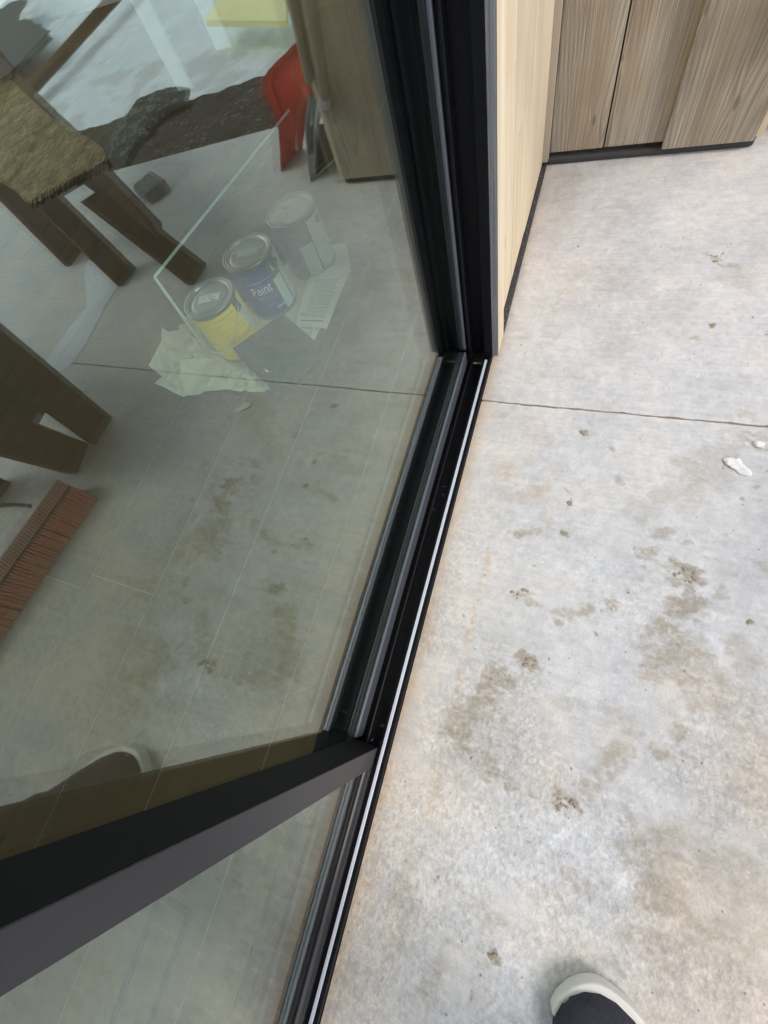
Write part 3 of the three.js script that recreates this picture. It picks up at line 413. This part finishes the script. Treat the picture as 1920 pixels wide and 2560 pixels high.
{
  const lin2 = dataTex(256, 256, (i, j, c) => { const v = 188 + 16 * (fbm(i / 5, j / 90, 2, 1) - 0.5) + 16 * (fbm(i / 90, j / 5, 2, 2) - 0.5); c[0] = v; c[1] = v + 2; c[2] = v - 12; });
  const fold = (x, z, s) => { const w1 = fbm(x * 4, z * 4, 3, 301), w2 = fbm(x * 5 + 3, z * 5, 3, 302), a = Math.pow(1 - Math.abs(Math.sin((x * 0.9 - z * 0.5) * 15 + w1 * 11)), 3), b = Math.pow(1 - Math.abs(Math.sin((x * 0.35 + z) * 22 + w2 * 12)), 4), near = Math.min(Math.hypot(x + 1.028, z + 0.823), Math.hypot(x + 0.977, z + 1.013), Math.hypot(x + 0.895, z + 1.198)); const keep = sstep(0.088, 0.16, near); return 0.003 + keep * (0.030 * a * w2 * 1.6 + 0.018 * b + 0.006 * Math.pow(1 - Math.abs(Math.sin((x - z) * 60 + w1 * 20)), 3)) * (0.25 + 0.75 * sstep(1.0, 0.86, s)) * (x < -0.99 || z > -0.72 ? 1.9 : 0.4); };
  single('drop_cloth', patch([[-1.39, -0.70], [-1.30, -0.66], [-1.32, -0.63], [-1.155, -0.585], [-1.02, -0.63], [-0.90, -0.635], [-0.78, -0.645], [-0.755, -0.90], [-0.73, -1.16], [-0.80, -1.30], [-0.98, -1.26], [-1.07, -1.08], [-1.12, -0.96], [-1.26, -0.88], [-1.40, -0.86]], fold, 70, 260, 0, true), std(0xffffff, 0.95, { map: lin2, side: THREE.DoubleSide }), 'crumpled off white drop cloth under the paint cans', 'cloth');
  const print = canvas(256, 512, (x, w, h) => { x.fillStyle = '#ccd2ca'; x.fillRect(0, 0, w, h); x.fillStyle = '#6d736e'; for (let i = 0; i < 30; i++) { const y = 110 + i * 11; x.globalAlpha = 0.55 + 0.4 * hash(i, 1, 1); x.fillRect(46 + 6 * hash(i, 2, 1), y, 150 + 26 * hash(i, 3, 1), 4); } x.fillRect(40, 455, 170, 10); });
  const q = [ground(736, 816, 0.012), ground(817, 823, 0.012), ground(877, 657, 0.012), ground(778, 675, 0.012)], g = new THREE.BufferGeometry(), pos = [], uv = [], idx = [], n = 12;
  for (let j = 0; j <= n; j++) for (let i = 0; i <= n; i++) { const u = i / n, v = j / n, p = q[0].clone().multiplyScalar((1 - u) * (1 - v)).addScaledVector(q[1], u * (1 - v)).addScaledVector(q[2], u * v).addScaledVector(q[3], (1 - u) * v); pos.push(p.x, 0.012 + 0.006 * Math.sin(u * 3 + v * 2) * u, p.z); uv.push(u, v); }
  for (let j = 0; j < n; j++) for (let i = 0; i < n; i++) { const a = j * (n + 1) + i; idx.push(a, a + 1, a + n + 1, a + 1, a + n + 2, a + n + 1); }
  g.setAttribute('position', new THREE.Float32BufferAttribute(pos, 3)); g.setAttribute('uv', new THREE.Float32BufferAttribute(uv, 2)); g.setIndex(idx); g.computeVertexNormals();
  single('printed_sheet', g, std(0xffffff, 0.8, { map: print, side: THREE.DoubleSide }), 'sheet of paper with printed lines lying beside the cans', 'paper');
  const slate = std(0xffffff, 0.75, { map: dataTex(256, 256, (i, j, c) => { const v = 48 + 34 * (fbm(i / 60, j / 9, 4, 5) - 0.5) + 10 * (hash(i, j, 2) - 0.5); c[0] = v; c[1] = v + 1; c[2] = v + 5; }) });
  const tA = ground(585, 875, 0.10), tB = ground(684, 978, 0.018), tC = ground(802, 868, 0.018), tD = ground(709, 789, 0.10);
  const sl = thing('slate_tile', 'dark grey slate tile leaning against the paint cans', 'tile'); part(sl, 'tile', slab4(tA, tB, tC, tD, 0.014), slate);
  part(sl, 'tile', slab4(tA.clone().add(V3(0.012, -0.016, 0.010)), tB.clone().add(V3(0.028, -0.0165, 0.018)), tC.clone().add(V3(0.020, -0.0165, 0.016)), tD.clone().add(V3(0.008, -0.016, 0.006)), 0.011), slate, 'second tile behind the front one');
}
{ // sheet of glass standing behind the cans, its polished edges pale green
  const a = ground(512, 868, 0.0), b = ground(386, 693, 0.20), c = ground(722, 276, 0.20), d = V3(c.x - (b.x - a.x), 0.0, c.z - (b.z - a.z));
  const gl = thing('glass_sheet', 'sheet of glass with pale green edges standing behind the cans', 'glass sheet'), edge = std(lin(0.60, 0.80, 0.74), 0.3);
  const n = b.clone().sub(a).cross(d.clone().sub(a)).normalize(), strip = (p, q) => { const r = q.clone().sub(p).normalize(), s = n.clone().cross(r).normalize().multiplyScalar(0.004), m = n.clone().multiplyScalar(0.004); return slab4(p.clone().add(s).add(m), q.clone().add(s).add(m), q.clone().sub(s).add(m), p.clone().sub(s).add(m), 0.008); };
  part(gl, 'sheet', slab4(a, b, c, d, 0.002), new THREE.MeshPhysicalMaterial({ color: lin(0.97, 0.99, 0.98), roughness: 0, transmission: 1, thickness: 0, ior: 1.3 }));
  part(gl, 'polished_edge', strip(a, b), edge); part(gl, 'polished_edge', strip(b, c), edge);
}
{ // grey metal frame on the floor inside the sliding leaf
  const f = thing('floor_register', 'narrow grey metal frame set on the interior floor', 'floor register'), m = std(lin(0.004, 0.0045, 0.005), 0.9), xa = -0.574, xb = -0.484, z0 = 0.575, z1 = 1.05, t = 0.012;
  part(f, 'frame_bar', box(xa, xa + t, 0.001, 0.006, z0, z1), m); part(f, 'frame_bar', box(xb - t, xb, 0.001, 0.006, z0, z1), m); part(f, 'frame_bar', box(xa + t, xb - t, 0.001, 0.0058, z0, z0 + t), m); part(f, 'frame_bar', box(xa + t, xb - t, 0.001, 0.0058, z1 - t, z1), m);
}
{ // woven rug far in the room
  const jute = dataTex(512, 512, (i, j, c) => { const a = fbm(i / 4, j / 22, 3, 3), b = fbm(i / 70, j / 70, 3, 4), t = clamp(0.5 + 1.6 * (a - 0.5) + 0.7 * (b - 0.5)); for (let k = 0; k < 3; k++) c[k] = mix([92, 80, 48][k], [178, 162, 112][k], t); });
  const r = thing('woven_rug', 'small irregular golden woven rug with dark fringe', 'rug');
  const g = patch([[0, 175], [120, 285], [262, 402], [180, 452], [88, 510], [40, 480], [-40, 410], [-40, 140]].map(([x, y]) => { const p = ground(x, y); return [p.x, p.z]; }), (x, z, s) => 0.004 + 0.008 * (1 - Math.pow(s, 12)), 10, 120); const u = g.attributes.uv; for (let i = 0; i < u.count; i++) u.setXY(i, u.getX(i) * 1.6, u.getY(i) * 1.6);
  part(r, 'weave', g, std(0xffffff, 0.95, { map: jute }));
  const fr = []; for (let k = 0; k < 48; k++) { const t = clamp(k / 47 + rr(-0.02, 0.02)), x = mix(-2.88, -2.49, t) + rr(-0.006, 0.006), z = mix(-1.715, -1.995, t); fr.push(rod(V3(x - 0.01, 0.006, z - 0.012), V3(x + rr(0.03, 0.055), 0.004, z + rr(0.045, 0.075)), 0.0035, 0.002, 5)); }
  const fm = part(r, 'fringe', mergeGeometries(fr), std(lin(0.05, 0.042, 0.03), 0.95), 'dark fringe of the rug'); fm.userData.kind = 'stuff';
}
{ // white rack whose uprights show in the glass
  const w = thing('white_rack', 'tall open rack with white uprights far in the room', 'rack'), m = std(lin(0.72, 0.74, 0.68), 0.5), a = V3(-2.27, 0, -2.60), b = V3(-2.19, 0, -2.98);
  for (const p of [a, b]) part(w, 'upright', box(p.x - 0.055, p.x + 0.055, 0, 2.0, p.z - 0.01, p.z + 0.01, 0.003), m);
  for (const y of [1.3, 1.65, 1.99]) part(w, 'shelf', box(-2.33, -2.13, y, y + 0.02, -2.969, -2.611), m);
}

// ---------------------------------------------------------------- on the patio, seen in the glass
function board(parent, name, pix, thick, mat, lab) { // pix: four [px, py, height]
  const [a, b, c, d] = pix.map(([x, y, h]) => mirror(x, y, h)); return part(parent, name, slab4(a, b, c, d, thick), mat, lab);
}
{
  const c = thing('wooden_chair', 'brown wooden garden chair standing before the turf patch', 'chair', 'wooden chairs on the patio');
  board(c, 'leg', [[504, 661, 0], [470, 713, 0], [202, 505, 0.36], [255, 470, 0.36]], 0.035, chairWood);
  board(c, 'leg', [[336, 672, 0], [296, 716, 0], [50, 480, 0.36], [100, 440, 0.36]], 0.035, chairWood);
  board(c, 'side_rail', [[406, 556, 0.24], [396, 577, 0.22], [150, 400, 0.42], [270, 412, 0.44]], 0.03, chairWood);
  const s = [[278, 405, 0.42], [88, 514, 0.40], [-150, 310, 0.52], [-120, 25, 0.58]].map(([x, y, h]) => mirror(x, y, h)), n = 4;
  for (let k = 0; k < n; k++) { const f = (t, p, q) => p.clone().lerp(q, t), t0 = k / n + 0.01, t1 = (k + 1) / n - 0.015; part(c, 'seat_slat', slab4(f(t0, s[0], s[3]), f(t0, s[1], s[2]), f(t1, s[1], s[2]), f(t1, s[0], s[3]), -0.02), chairWood); }
  for (const [p, q] of [[s[3], s[0]], [s[2], s[1]]]) { const e = p.clone().lerp(q, 0.06), t = V3(e.x, e.y - 0.022, e.z); part(c, 'leg', slab4(V3(e.x + 0.02, 0.0005, e.z - 0.05), V3(e.x + 0.02, 0.0005, e.z + 0.05), t.clone().add(V3(0, 0, 0.05)), t.clone().add(V3(0, 0, -0.05)), 0.035), chairWood); }
  part(c, 'back_rail', rod(s[3].clone().lerp(s[0], 0.06).add(V3(0, -0.06, 0)), s[2].clone().lerp(s[1], 0.06).add(V3(0, -0.06, 0)), 0.02), chairWood);
}
{
  const c = thing('wooden_chair', 'brown wooden garden chair with splayed legs beside the push broom', 'chair', 'wooden chairs on the patio');
  board(c, 'leg', [[265, 1041, 0], [223, 1109, 0], [-140, 850, 0.42], [-60, 770, 0.42]], 0.04, chairWood);
  board(c, 'leg', [[200, 1112, 0], [172, 1186, 0], [-160, 1100, 0.36], [-120, 985, 0.36]], 0.04, chairWood);
  board(c, 'side_rail', [[115, 1010, 0.10], [75, 1082, 0.10], [-200, 1010, 0.36], [-140, 890, 0.36]], 0.03, chairWood);
  const s = [[-60, 790, 0.42], [-60, 1080, 0.36], [-420, 1080, 0.40], [-420, 700, 0.46]].map(([x, y, h]) => mirror(x, y, h)), n = 4;
  for (let k = 0; k < n; k++) { const f = (t, p, q) => p.clone().lerp(q, t), t0 = k / n + 0.01, t1 = (k + 1) / n - 0.015; part(c, 'seat_slat', slab4(f(t0, s[0], s[3]), f(t0, s[1], s[2]), f(t1, s[1], s[2]), f(t1, s[0], s[3]), -0.02), chairWood); }
  for (const [p, q] of [[s[3], s[0]], [s[2], s[1]]]) { const e = p.clone().lerp(q, 0.06), t = V3(e.x, e.y - 0.022, e.z); part(c, 'leg', slab4(V3(e.x + 0.02, 0.0005, e.z - 0.05), V3(e.x + 0.02, 0.0005, e.z + 0.05), t.clone().add(V3(0, 0, 0.05)), t.clone().add(V3(0, 0, -0.05)), 0.035), chairWood); }
  part(c, 'back_rail', rod(s[3].clone().lerp(s[0], 0.06).add(V3(0, -0.06, 0)), s[2].clone().lerp(s[1], 0.06).add(V3(0, -0.06, 0)), 0.02), chairWood);
}
{ // push broom
  const b = thing('push_broom', 'push broom with red bristles standing on the slab', 'broom');
  const e0 = V3(0.775, 0, -0.185), e1 = V3(0.865, 0, 0.40), dir = e1.clone().sub(e0), len = dir.length(); dir.normalize(); const out = V3(dir.z, 0, -dir.x); // out: away from the glass
  const P = (s, o, y) => e0.clone().addScaledVector(dir, s).addScaledVector(out, o).setY(y);
  part(b, 'block', slab4(P(0, 0.012, 0.085), P(len, 0.012, 0.085), P(len, 0.075, 0.085), P(0, 0.075, 0.085), -0.028), std(lin(0.06, 0.045, 0.03), 0.6), 'dark wooden broom block');
  const rows = 5, cols = 62, tuft = [];
  for (let r = 0; r < rows; r++) for (let k = 0; k < cols; k++) { const s = (k + 0.5) / cols * len, o = 0.018 + r * 0.0125; tuft.push(rod(P(s + rr(-0.004, 0.004), o + (r - 2) * 0.007 - 0.012 + rr(-0.003, 0.003), 0.001), P(s, o, 0.086), 0.0062, 0.0034, 6)); }
  const t = part(b, 'bristles', mergeGeometries(tuft), std(lin(0.66, 0.25, 0.20), 0.8), 'red bristles in close tufts'); t.userData.kind = 'stuff';
  const dark = std(lin(0.05, 0.045, 0.04), 0.5), socket = P(0.27, 0.045, 0.115), h0 = P(0.27, 0.05, 0.12), h1 = V3(1.75, 1.25, 0.25);
  part(b, 'handle', rod(h0, h1, 0.012), dark);
  part(b, 'brace', tube([P(0.10, 0.055, 0.113), P(0.13, 0.10, 0.15), h0.clone().lerp(h1, 0.16)], 0.006, 16, 8), dark); part(b, 'brace', tube([P(0.44, 0.055, 0.113), P(0.40, 0.10, 0.15), h0.clone().lerp(h1, 0.16)], 0.006, 16, 8), dark);
}
// snow shovels against the column
function shovel(name, label, rowsPix, mat, backMat, handlePix, hm, ribs) { // rows of pixel edges from the lip upwards
  const g = thing(name, label, 'snow shovel'), n = 14, pos = [], idx = [], m = rowsPix.length;
  const L = new THREE.CatmullRomCurve3(rowsPix.map((r) => r[0])), Rr = new THREE.CatmullRomCurve3(rowsPix.map((r) => r[1])), rows = 18;
  const front = []; for (let j = 0; j <= rows; j++) { const a = L.getPoint(j / rows), b = Rr.getPoint(j / rows); for (let i = 0; i <= n; i++) { const u = i / n, p = a.clone().lerp(b, u); const bow = 0.045 * (u - u * u) * 4 * (0.25 + 0.75 * j / rows); front.push(p.add(V3(-0.4, 0, 0.9).multiplyScalar(-bow * 0.7))); } }
  const thick = V3(0.002, 0.0, -0.004); for (const p of front) pos.push(...p.toArray()); for (const p of front) pos.push(...p.clone().add(thick).toArray());
  const W = n + 1, o = front.length; for (let j = 0; j < rows; j++) for (let i = 0; i < n; i++) { const a = j * W + i; idx.push(a, a + 1, a + W, a + 1, a + W + 1, a + W, o + a, o + a + W, o + a + 1, o + a + 1, o + a + W, o + a + W + 1); }
  const bg = new THREE.BufferGeometry(); bg.setAttribute('position', new THREE.Float32BufferAttribute(pos, 3)); bg.setIndex(idx); bg.computeVertexNormals(); const uv = []; for (let i = 0; i < pos.length / 3; i++) uv.push((i % W) / n, Math.floor(i / W) / rows); bg.setAttribute('uv', new THREE.Float32BufferAttribute(uv, 2));
  part(g, 'blade', bg, mat);
  for (let k = 0; k < ribs; k++) { const i = 2 + Math.round(k * (n - 4) / Math.max(1, ribs - 1)); part(g, 'rib', tube([0.25, 0.5, 0.75, 1].map((t) => front[Math.round(t * rows) * W + i].clone().add(V3(-0.002, 0, 0.004))), 0.004, 20, 6), backMat); }
  const tip = handlePix[0].clone().lerp(handlePix[1], 1.9); part(g, 'handle', rod(handlePix[0], tip, 0.017, 0.016), hm); part(g, 'hand_grip', rod(tip.clone().add(V3(-0.06, 0.01, -0.02)), tip.clone().add(V3(0.06, 0.01, 0.02)), 0.018), mat); part(g, 'handle_socket', rod(handlePix[0].clone().lerp(handlePix[1], -0.06), handlePix[0].clone().lerp(handlePix[1], 0.14), 0.021, 0.019), mat);
  return g;
}
{
  const red = std(lin(0.62, 0.055, 0.03), 0.42), brown = std(lin(0.27, 0.22, 0.15), 0.6), grey = std(lin(0.42, 0.44, 0.46), 0.5), dk = std(lin(0.16, 0.165, 0.17), 0.6);
  shovel('snow_shovel', 'red plastic snow shovel leaning beside the clad column', [[mirror(703, 430, 0.001), mirror(757, 372, 0.001)], [mirror(700, 360, 0.10), mirror(762, 330, 0.10)], [mirror(690, 288, 0.19), mirror(768, 270, 0.18)], [mirror(658, 212, 0.27), mirror(795, 214, 0.26)], [mirror(735, 112, 0.36), mirror(786, 130, 0.35)]], red, red, [mirror(780, 225, 0.27), mirror(736, 0, 0.55)], brown, 2);
  const gs = shovel('snow_shovel', 'grey snow shovel with painted dark inner side between red shovel and column', [[mirror(777, 457, 0.001), mirror(789, 444, 0.001)], [mirror(768, 372, 0.11), mirror(795, 372, 0.11)], [mirror(764, 305, 0.20), mirror(800, 312, 0.19)], [mirror(776, 236, 0.27), mirror(815, 255, 0.27)]], grey, dk, [mirror(815, 250, 0.27), mirror(795, 110, 0.5)], brown, 3);
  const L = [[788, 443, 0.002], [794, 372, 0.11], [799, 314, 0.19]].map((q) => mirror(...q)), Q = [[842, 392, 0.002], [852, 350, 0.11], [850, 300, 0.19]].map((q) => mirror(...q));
  for (let k = 0; k < 2; k++) part(gs, 'blade_shade', slab4(L[k], Q[k], Q[k + 1], L[k + 1], 0.004), std(lin(0.015, 0.015, 0.015), 0.6), 'black sheet painting the shaded inner side of the grey shovel');  // near black sheets paint the shaded inner side of the blade
}
{ // things lying on the snow
  const pole = thing('timber_pole', 'long thin brown timber pole lying on the snow', 'pole'); part(pole, 'pole', metreUV(rod(V3(3.66, -0.04, -3.0), V3(3.55, -0.02, -5.6), 0.035, 0.045, 8)), chairWood);
  const fb = thing('yellow_patch', 'flat sheet added in place of a pale yellow patch on the snow', 'board'), q = [[520, 66], [722, 70], [722, 6], [560, 8]].map(([x, y]) => mirror(x, y, -0.02)); part(fb, 'board', slab4(q[0], q[1], q[2], q[3], -0.03), std(lin(0.90, 0.85, 0.45), 0.7));  // pale yellow slab added for a yellow patch of unclear cause
  const a = mirror(355, 475), b = mirror(386, 507), c = mirror(420, 458); c.y = 0.001;
  const st = thing('stone_block', 'small grey stone block on the slab behind the chair', 'stone'), sg = new RoundedBoxGeometry(0.15, 0.05, 0.12, 4, 0.012); { const p = sg.attributes.position; for (let i = 0; i < p.count; i++) p.setXYZ(i, p.getX(i) * (1 + 0.12 * (noise(p.getX(i) * 30, p.getZ(i) * 30, 3) - 0.5)), p.getY(i) * (1 + 0.2 * (noise(p.getX(i) * 25 + 9, p.getZ(i) * 25, 4) - 0.5)), p.getZ(i) * (1 + 0.12 * (noise(p.getZ(i) * 30, p.getX(i) * 30, 5) - 0.5))); } sg.computeVertexNormals(); sg.rotateY(0.5); sg.translate(1.43, 0.026, -1.69);
  part(st, 'block', sg, std(0xffffff, 0.9, { map: dataTex(128, 128, (i, j, cc) => { const v = 120 + 80 * (fbm(i / 12, j / 12, 4, 7) - 0.5); cc[0] = v; cc[1] = v; cc[2] = v + 6; }) }));
  const darkGrey = std(lin(0.06, 0.06, 0.062), 0.9);
  structure('dark_patch', patch([[3.3, -3.6], [3.9, -3.25], [4.6, -3.0], [5.6, -3.4], [5.8, -4.6], [4.8, -5.0], [4.3, -4.4], [3.9, -4.2]].map(([x, z]) => [x + 0.55, z - 0.1]), () => 0.0, 10, 120, 0.25), darkGrey, 'jagged dark grey patch over the snow', 'darkGrey');  // ragged flat sheet in one dark grey colour
}

// ---------------------------------------------------------------- grit, chips and clods on the slab
{
  const rough = (r, s) => { const g = mergeVertices(new THREE.IcosahedronGeometry(r, 3).deleteAttribute('uv').deleteAttribute('normal')), p = g.attributes.position; for (let i = 0; i < p.count; i++) { const k = 0.45 + 1.1 * noise(p.getX(i) / r * 1.9 + s * 7.3, p.getZ(i) / r * 1.9 + p.getY(i) / r, s); p.setXYZ(i, p.getX(i) * k, p.getY(i) * k, p.getZ(i) * k); } g.computeVertexNormals(); return g; };
  const white = std(lin(0.80, 0.81, 0.82), 0.8), clod = std(lin(0.36, 0.31, 0.25), 0.95);
  for (const [px, py, sx, sz, t, lab] of [[1845, 1166, 0.024, 0.013, -0.5, 'largest white plaster chip on the concrete'], [1822, 1154, 0.011, 0.008, 0.2, 'small white plaster flake touching the largest chip'], [1896, 1113, 0.008, 0.006, -0.4, 'white plaster chip on the muddy stain near the joint']]) { const p = ground(px, py), g = rough(1, px); g.scale(sx, 0.0035, sz); g.rotateY(t); g.translate(p.x, 0.003, p.z); single('plaster_chip', g, white, lab, 'plaster chip'); }
  const many = []; for (let k = 0; k < 70; k++) { const x = rr(-0.15, 0.6), z = rr(-1.5, 0.6), r = 0.0005 + 0.0022 * Math.pow(rnd(), 4), g = rough(r, k); g.scale(1, 0.6, 1); g.translate(x, r * 0.45, z); many.push(g); }
  for (let k = 0; k < 60; k++) { const z = rr(-1.6, -0.87), r = 0.0004 + 0.0014 * rnd() * rnd(), g = rough(r, k); g.translate(rr(-0.181, -0.170), 0.0116, z); many.push(g); }
  single('grit', mergeGeometries(many), std(lin(0.42, 0.38, 0.32), 0.95), 'fine grit scattered over the patio concrete', 'grit', null, 'stuff');
  const clods = []; for (const [p, n, s] of [[A(625, 10), 10, 18], [A(790, 620), 12, 26], [B(430, 485), 6, 8], [B(330, 960), 6, 8], [B(300, 1160), 6, 8], [B(1535, 1750), 6, 6], [[1780, 815], 7, 8], [[1790, 645], 7, 14], [C(740, 1420), 8, 20], [C(1150, 865), 5, 6], [B(1120, 1440), 12, 34], [A(470, 1280), 6, 10]]) for (let k = 0; k < n; k++) { const q = ground(p[0] + rr(-s, s), p[1] + rr(-s, s) * 0.6), r = rr(0.0010, 0.0036), g = rough(r, k + n); g.scale(1.3, 0.5, 1); g.translate(q.x, r * 0.3, q.z); clods.push(g); }
  single('mud_crumbs', mergeGeometries(clods), clod, 'brown dried mud crumbs on the stained concrete', 'mud', null, 'stuff');
}

// ---------------------------------------------------------------- the person holding the camera: one shoe in view
{
  const p = thing('person', 'person in dark trousers and black shoes with white soles', 'person');
  const rubberWhite = std(lin(0.74, 0.74, 0.70), 0.6), knit = std(0xffffff, 0.9, { map: dataTex(256, 256, (i, j, c) => { const v = 50 + 12 * ((Math.sin(i * 0.8) + Math.sin(j * 0.5)) * 0.16 + fbm(i / 20, j / 20, 3, 2) - 0.5) + 8 * (hash(i, j, 3) - 0.5); c[0] = v; c[1] = v + 1; c[2] = v + 11; }) }), cloth = std(lin(0.035, 0.036, 0.045), 0.9);
  // shoe: stations from toe to heel: distance, left half width, right half width, height of the upper
  function shoe(origin, yaw, side, k = 1) {
    const g = new THREE.Group(); g.name = 'shoe'; g.position.copy(origin); g.rotation.y = yaw; g.scale.set(k, 1, 1); p.add(g);
    const st = [[0.000, 0.006, 0.008, 0.034], [0.006, 0.021, 0.026, 0.043], [0.018, 0.032, 0.040, 0.050], [0.036, 0.039, 0.050, 0.057], [0.062, 0.043, 0.056, 0.064], [0.095, 0.044, 0.057, 0.074], [0.13, 0.040, 0.052, 0.088], [0.17, 0.035, 0.044, 0.10], [0.22, 0.035, 0.038, 0.105], [0.26, 0.034, 0.034, 0.10], [0.285, 0.022, 0.022, 0.09], [0.292, 0.006, 0.006, 0.08]];
    const N = 28, pos = [], idx = [], uv = [];
    st.forEach(([d, l, r, h], j) => { for (let k = 0; k <= N; k++) { const a = Math.PI * k / N, cx = Math.cos(a), w = cx > 0 ? r : l; const q = Math.pow(Math.abs(cx), 0.8) * Math.sign(cx); pos.push(side * w * q, 0.018 + (h - 0.018) * Math.pow(Math.sin(a), 0.75), d); uv.push(k / N * 1.2, d * 8); } });
    for (let j = 0; j + 1 < st.length; j++) for (let k = 0; k < N; k++) { const a = j * (N + 1) + k; idx.push(a, a + N + 1, a + 1, a + 1, a + N + 1, a + N + 2); }
    const u = new THREE.BufferGeometry(); u.setAttribute('position', new THREE.Float32BufferAttribute(pos, 3)); u.setAttribute('uv', new THREE.Float32BufferAttribute(uv, 2)); u.setIndex(idx); u.computeVertexNormals(); part(g, 'upper', u, knit);
    const sh = new THREE.Shape(), right = st.map(([d, l, r]) => new THREE.Vector2(side * (r + 0.0040), d - 0.004 * (d < 0.03 ? 1 : 0))), left = st.map(([d, l]) => new THREE.Vector2(-side * Math.max(0.003, l - 0.018 * sstep(0.0, 0.025, d)), d - 0.003 * (d < 0.03 ? 1 : 0))).reverse();
    sh.moveTo(right[0].x, right[0].y); sh.splineThru(right.slice(1)); sh.lineTo(left[0].x, left[0].y); sh.splineThru(left.slice(1)); sh.lineTo(right[0].x, right[0].y);
    const so = new THREE.ExtrudeGeometry(sh, { depth: 0.022, bevelEnabled: true, bevelSize: 0.003, bevelThickness: 0.003, bevelSegments: 3, curveSegments: 8 }); so.rotateX(Math.PI / 2); so.translate(0, 0.0262, 0); part(g, 'sole', so, rubberWhite);
  }
  shoe(V3(0.178, 0, 0.404), 0.90, 1, 1.28); shoe(V3(-0.02, 0, 0.80), 0.0, -1);
  // body: tapered bones joined smoothly
  const res = 110, mc = new MarchingCubes(res, cloth, false, false, 400000), S = 1.0, cen = V3(0.16, 0.88, 1.05);
  const bones = [[[0.355, 0.07, 0.545], [0.32, 0.50, 0.68], 0.050, 0.066], [[0.32, 0.50, 0.68], [0.22, 0.92, 0.94], 0.070, 0.095], [[-0.02, 0.06, 1.03], [0.0, 0.50, 1.05], 0.050, 0.066], [[0.0, 0.50, 1.05], [0.06, 0.92, 0.98], 0.070, 0.095], [[0.14, 0.95, 0.98], [0.14, 1.15, 0.98], 0.14, 0.13], [[0.14, 1.15, 0.98], [0.14, 1.42, 0.96], 0.13, 0.15], [[-0.02, 1.44, 0.96], [0.30, 1.44, 0.96], 0.07, 0.07], [[0.14, 1.46, 0.96], [0.14, 1.58, 0.93], 0.055, 0.05], [[0.14, 1.62, 0.91], [0.14, 1.72, 0.92], 0.085, 0.09], [[0.33, 1.42, 0.96], [0.40, 1.14, 1.02], 0.05, 0.042], [[0.40, 1.14, 1.02], [0.33, 0.95, 0.88], 0.042, 0.036], [[-0.05, 1.42, 0.96], [-0.12, 1.14, 1.02], 0.05, 0.042], [[-0.12, 1.14, 1.02], [-0.05, 0.95, 0.88], 0.042, 0.036]].map(([a, b, r, s]) => [V3(...a), V3(...b), r, s]);
  const q = V3(0, 0, 0), ab = V3(0, 0, 0);
  for (let z = 0; z < res; z++) for (let y = 0; y < res; y++) for (let x = 0; x < res; x++) {
    q.set((x - res / 2) / (res / 2), (y - res / 2) / (res / 2), (z - res / 2) / (res / 2)).multiplyScalar(S).add(cen); let d = 9;
    for (const [a, b, r0, r1] of bones) { ab.copy(b).sub(a); const t = clamp(((q.x - a.x) * ab.x + (q.y - a.y) * ab.y + (q.z - a.z) * ab.z) / ab.lengthSq()), e = Math.hypot(q.x - a.x - ab.x * t, q.y - a.y - ab.y * t, q.z - a.z - ab.z * t) - mix(r0, r1, t), h = clamp(0.5 + 0.5 * (d - e) / 0.04); d = mix(d, e, h) - 0.04 * h * (1 - h); }
    mc.field[x + y * res + z * res * res] = -d;
  }
  mc.isolation = 0; mc.update();
  const g = new THREE.BufferGeometry(), n = mc.count, ps = new Float32Array(n * 3); for (let i = 0; i < n; i++) { ps[3 * i] = mc.positionArray[3 * i] * S + cen.x; ps[3 * i + 1] = mc.positionArray[3 * i + 1] * S + cen.y; ps[3 * i + 2] = mc.positionArray[3 * i + 2] * S + cen.z; }
  g.setAttribute('position', new THREE.BufferAttribute(ps, 3)); g.setAttribute('normal', new THREE.BufferAttribute(mc.normalArray.slice(0, n * 3), 3)); part(p, 'body', g, cloth);
}

renderer.render(scene, camera);
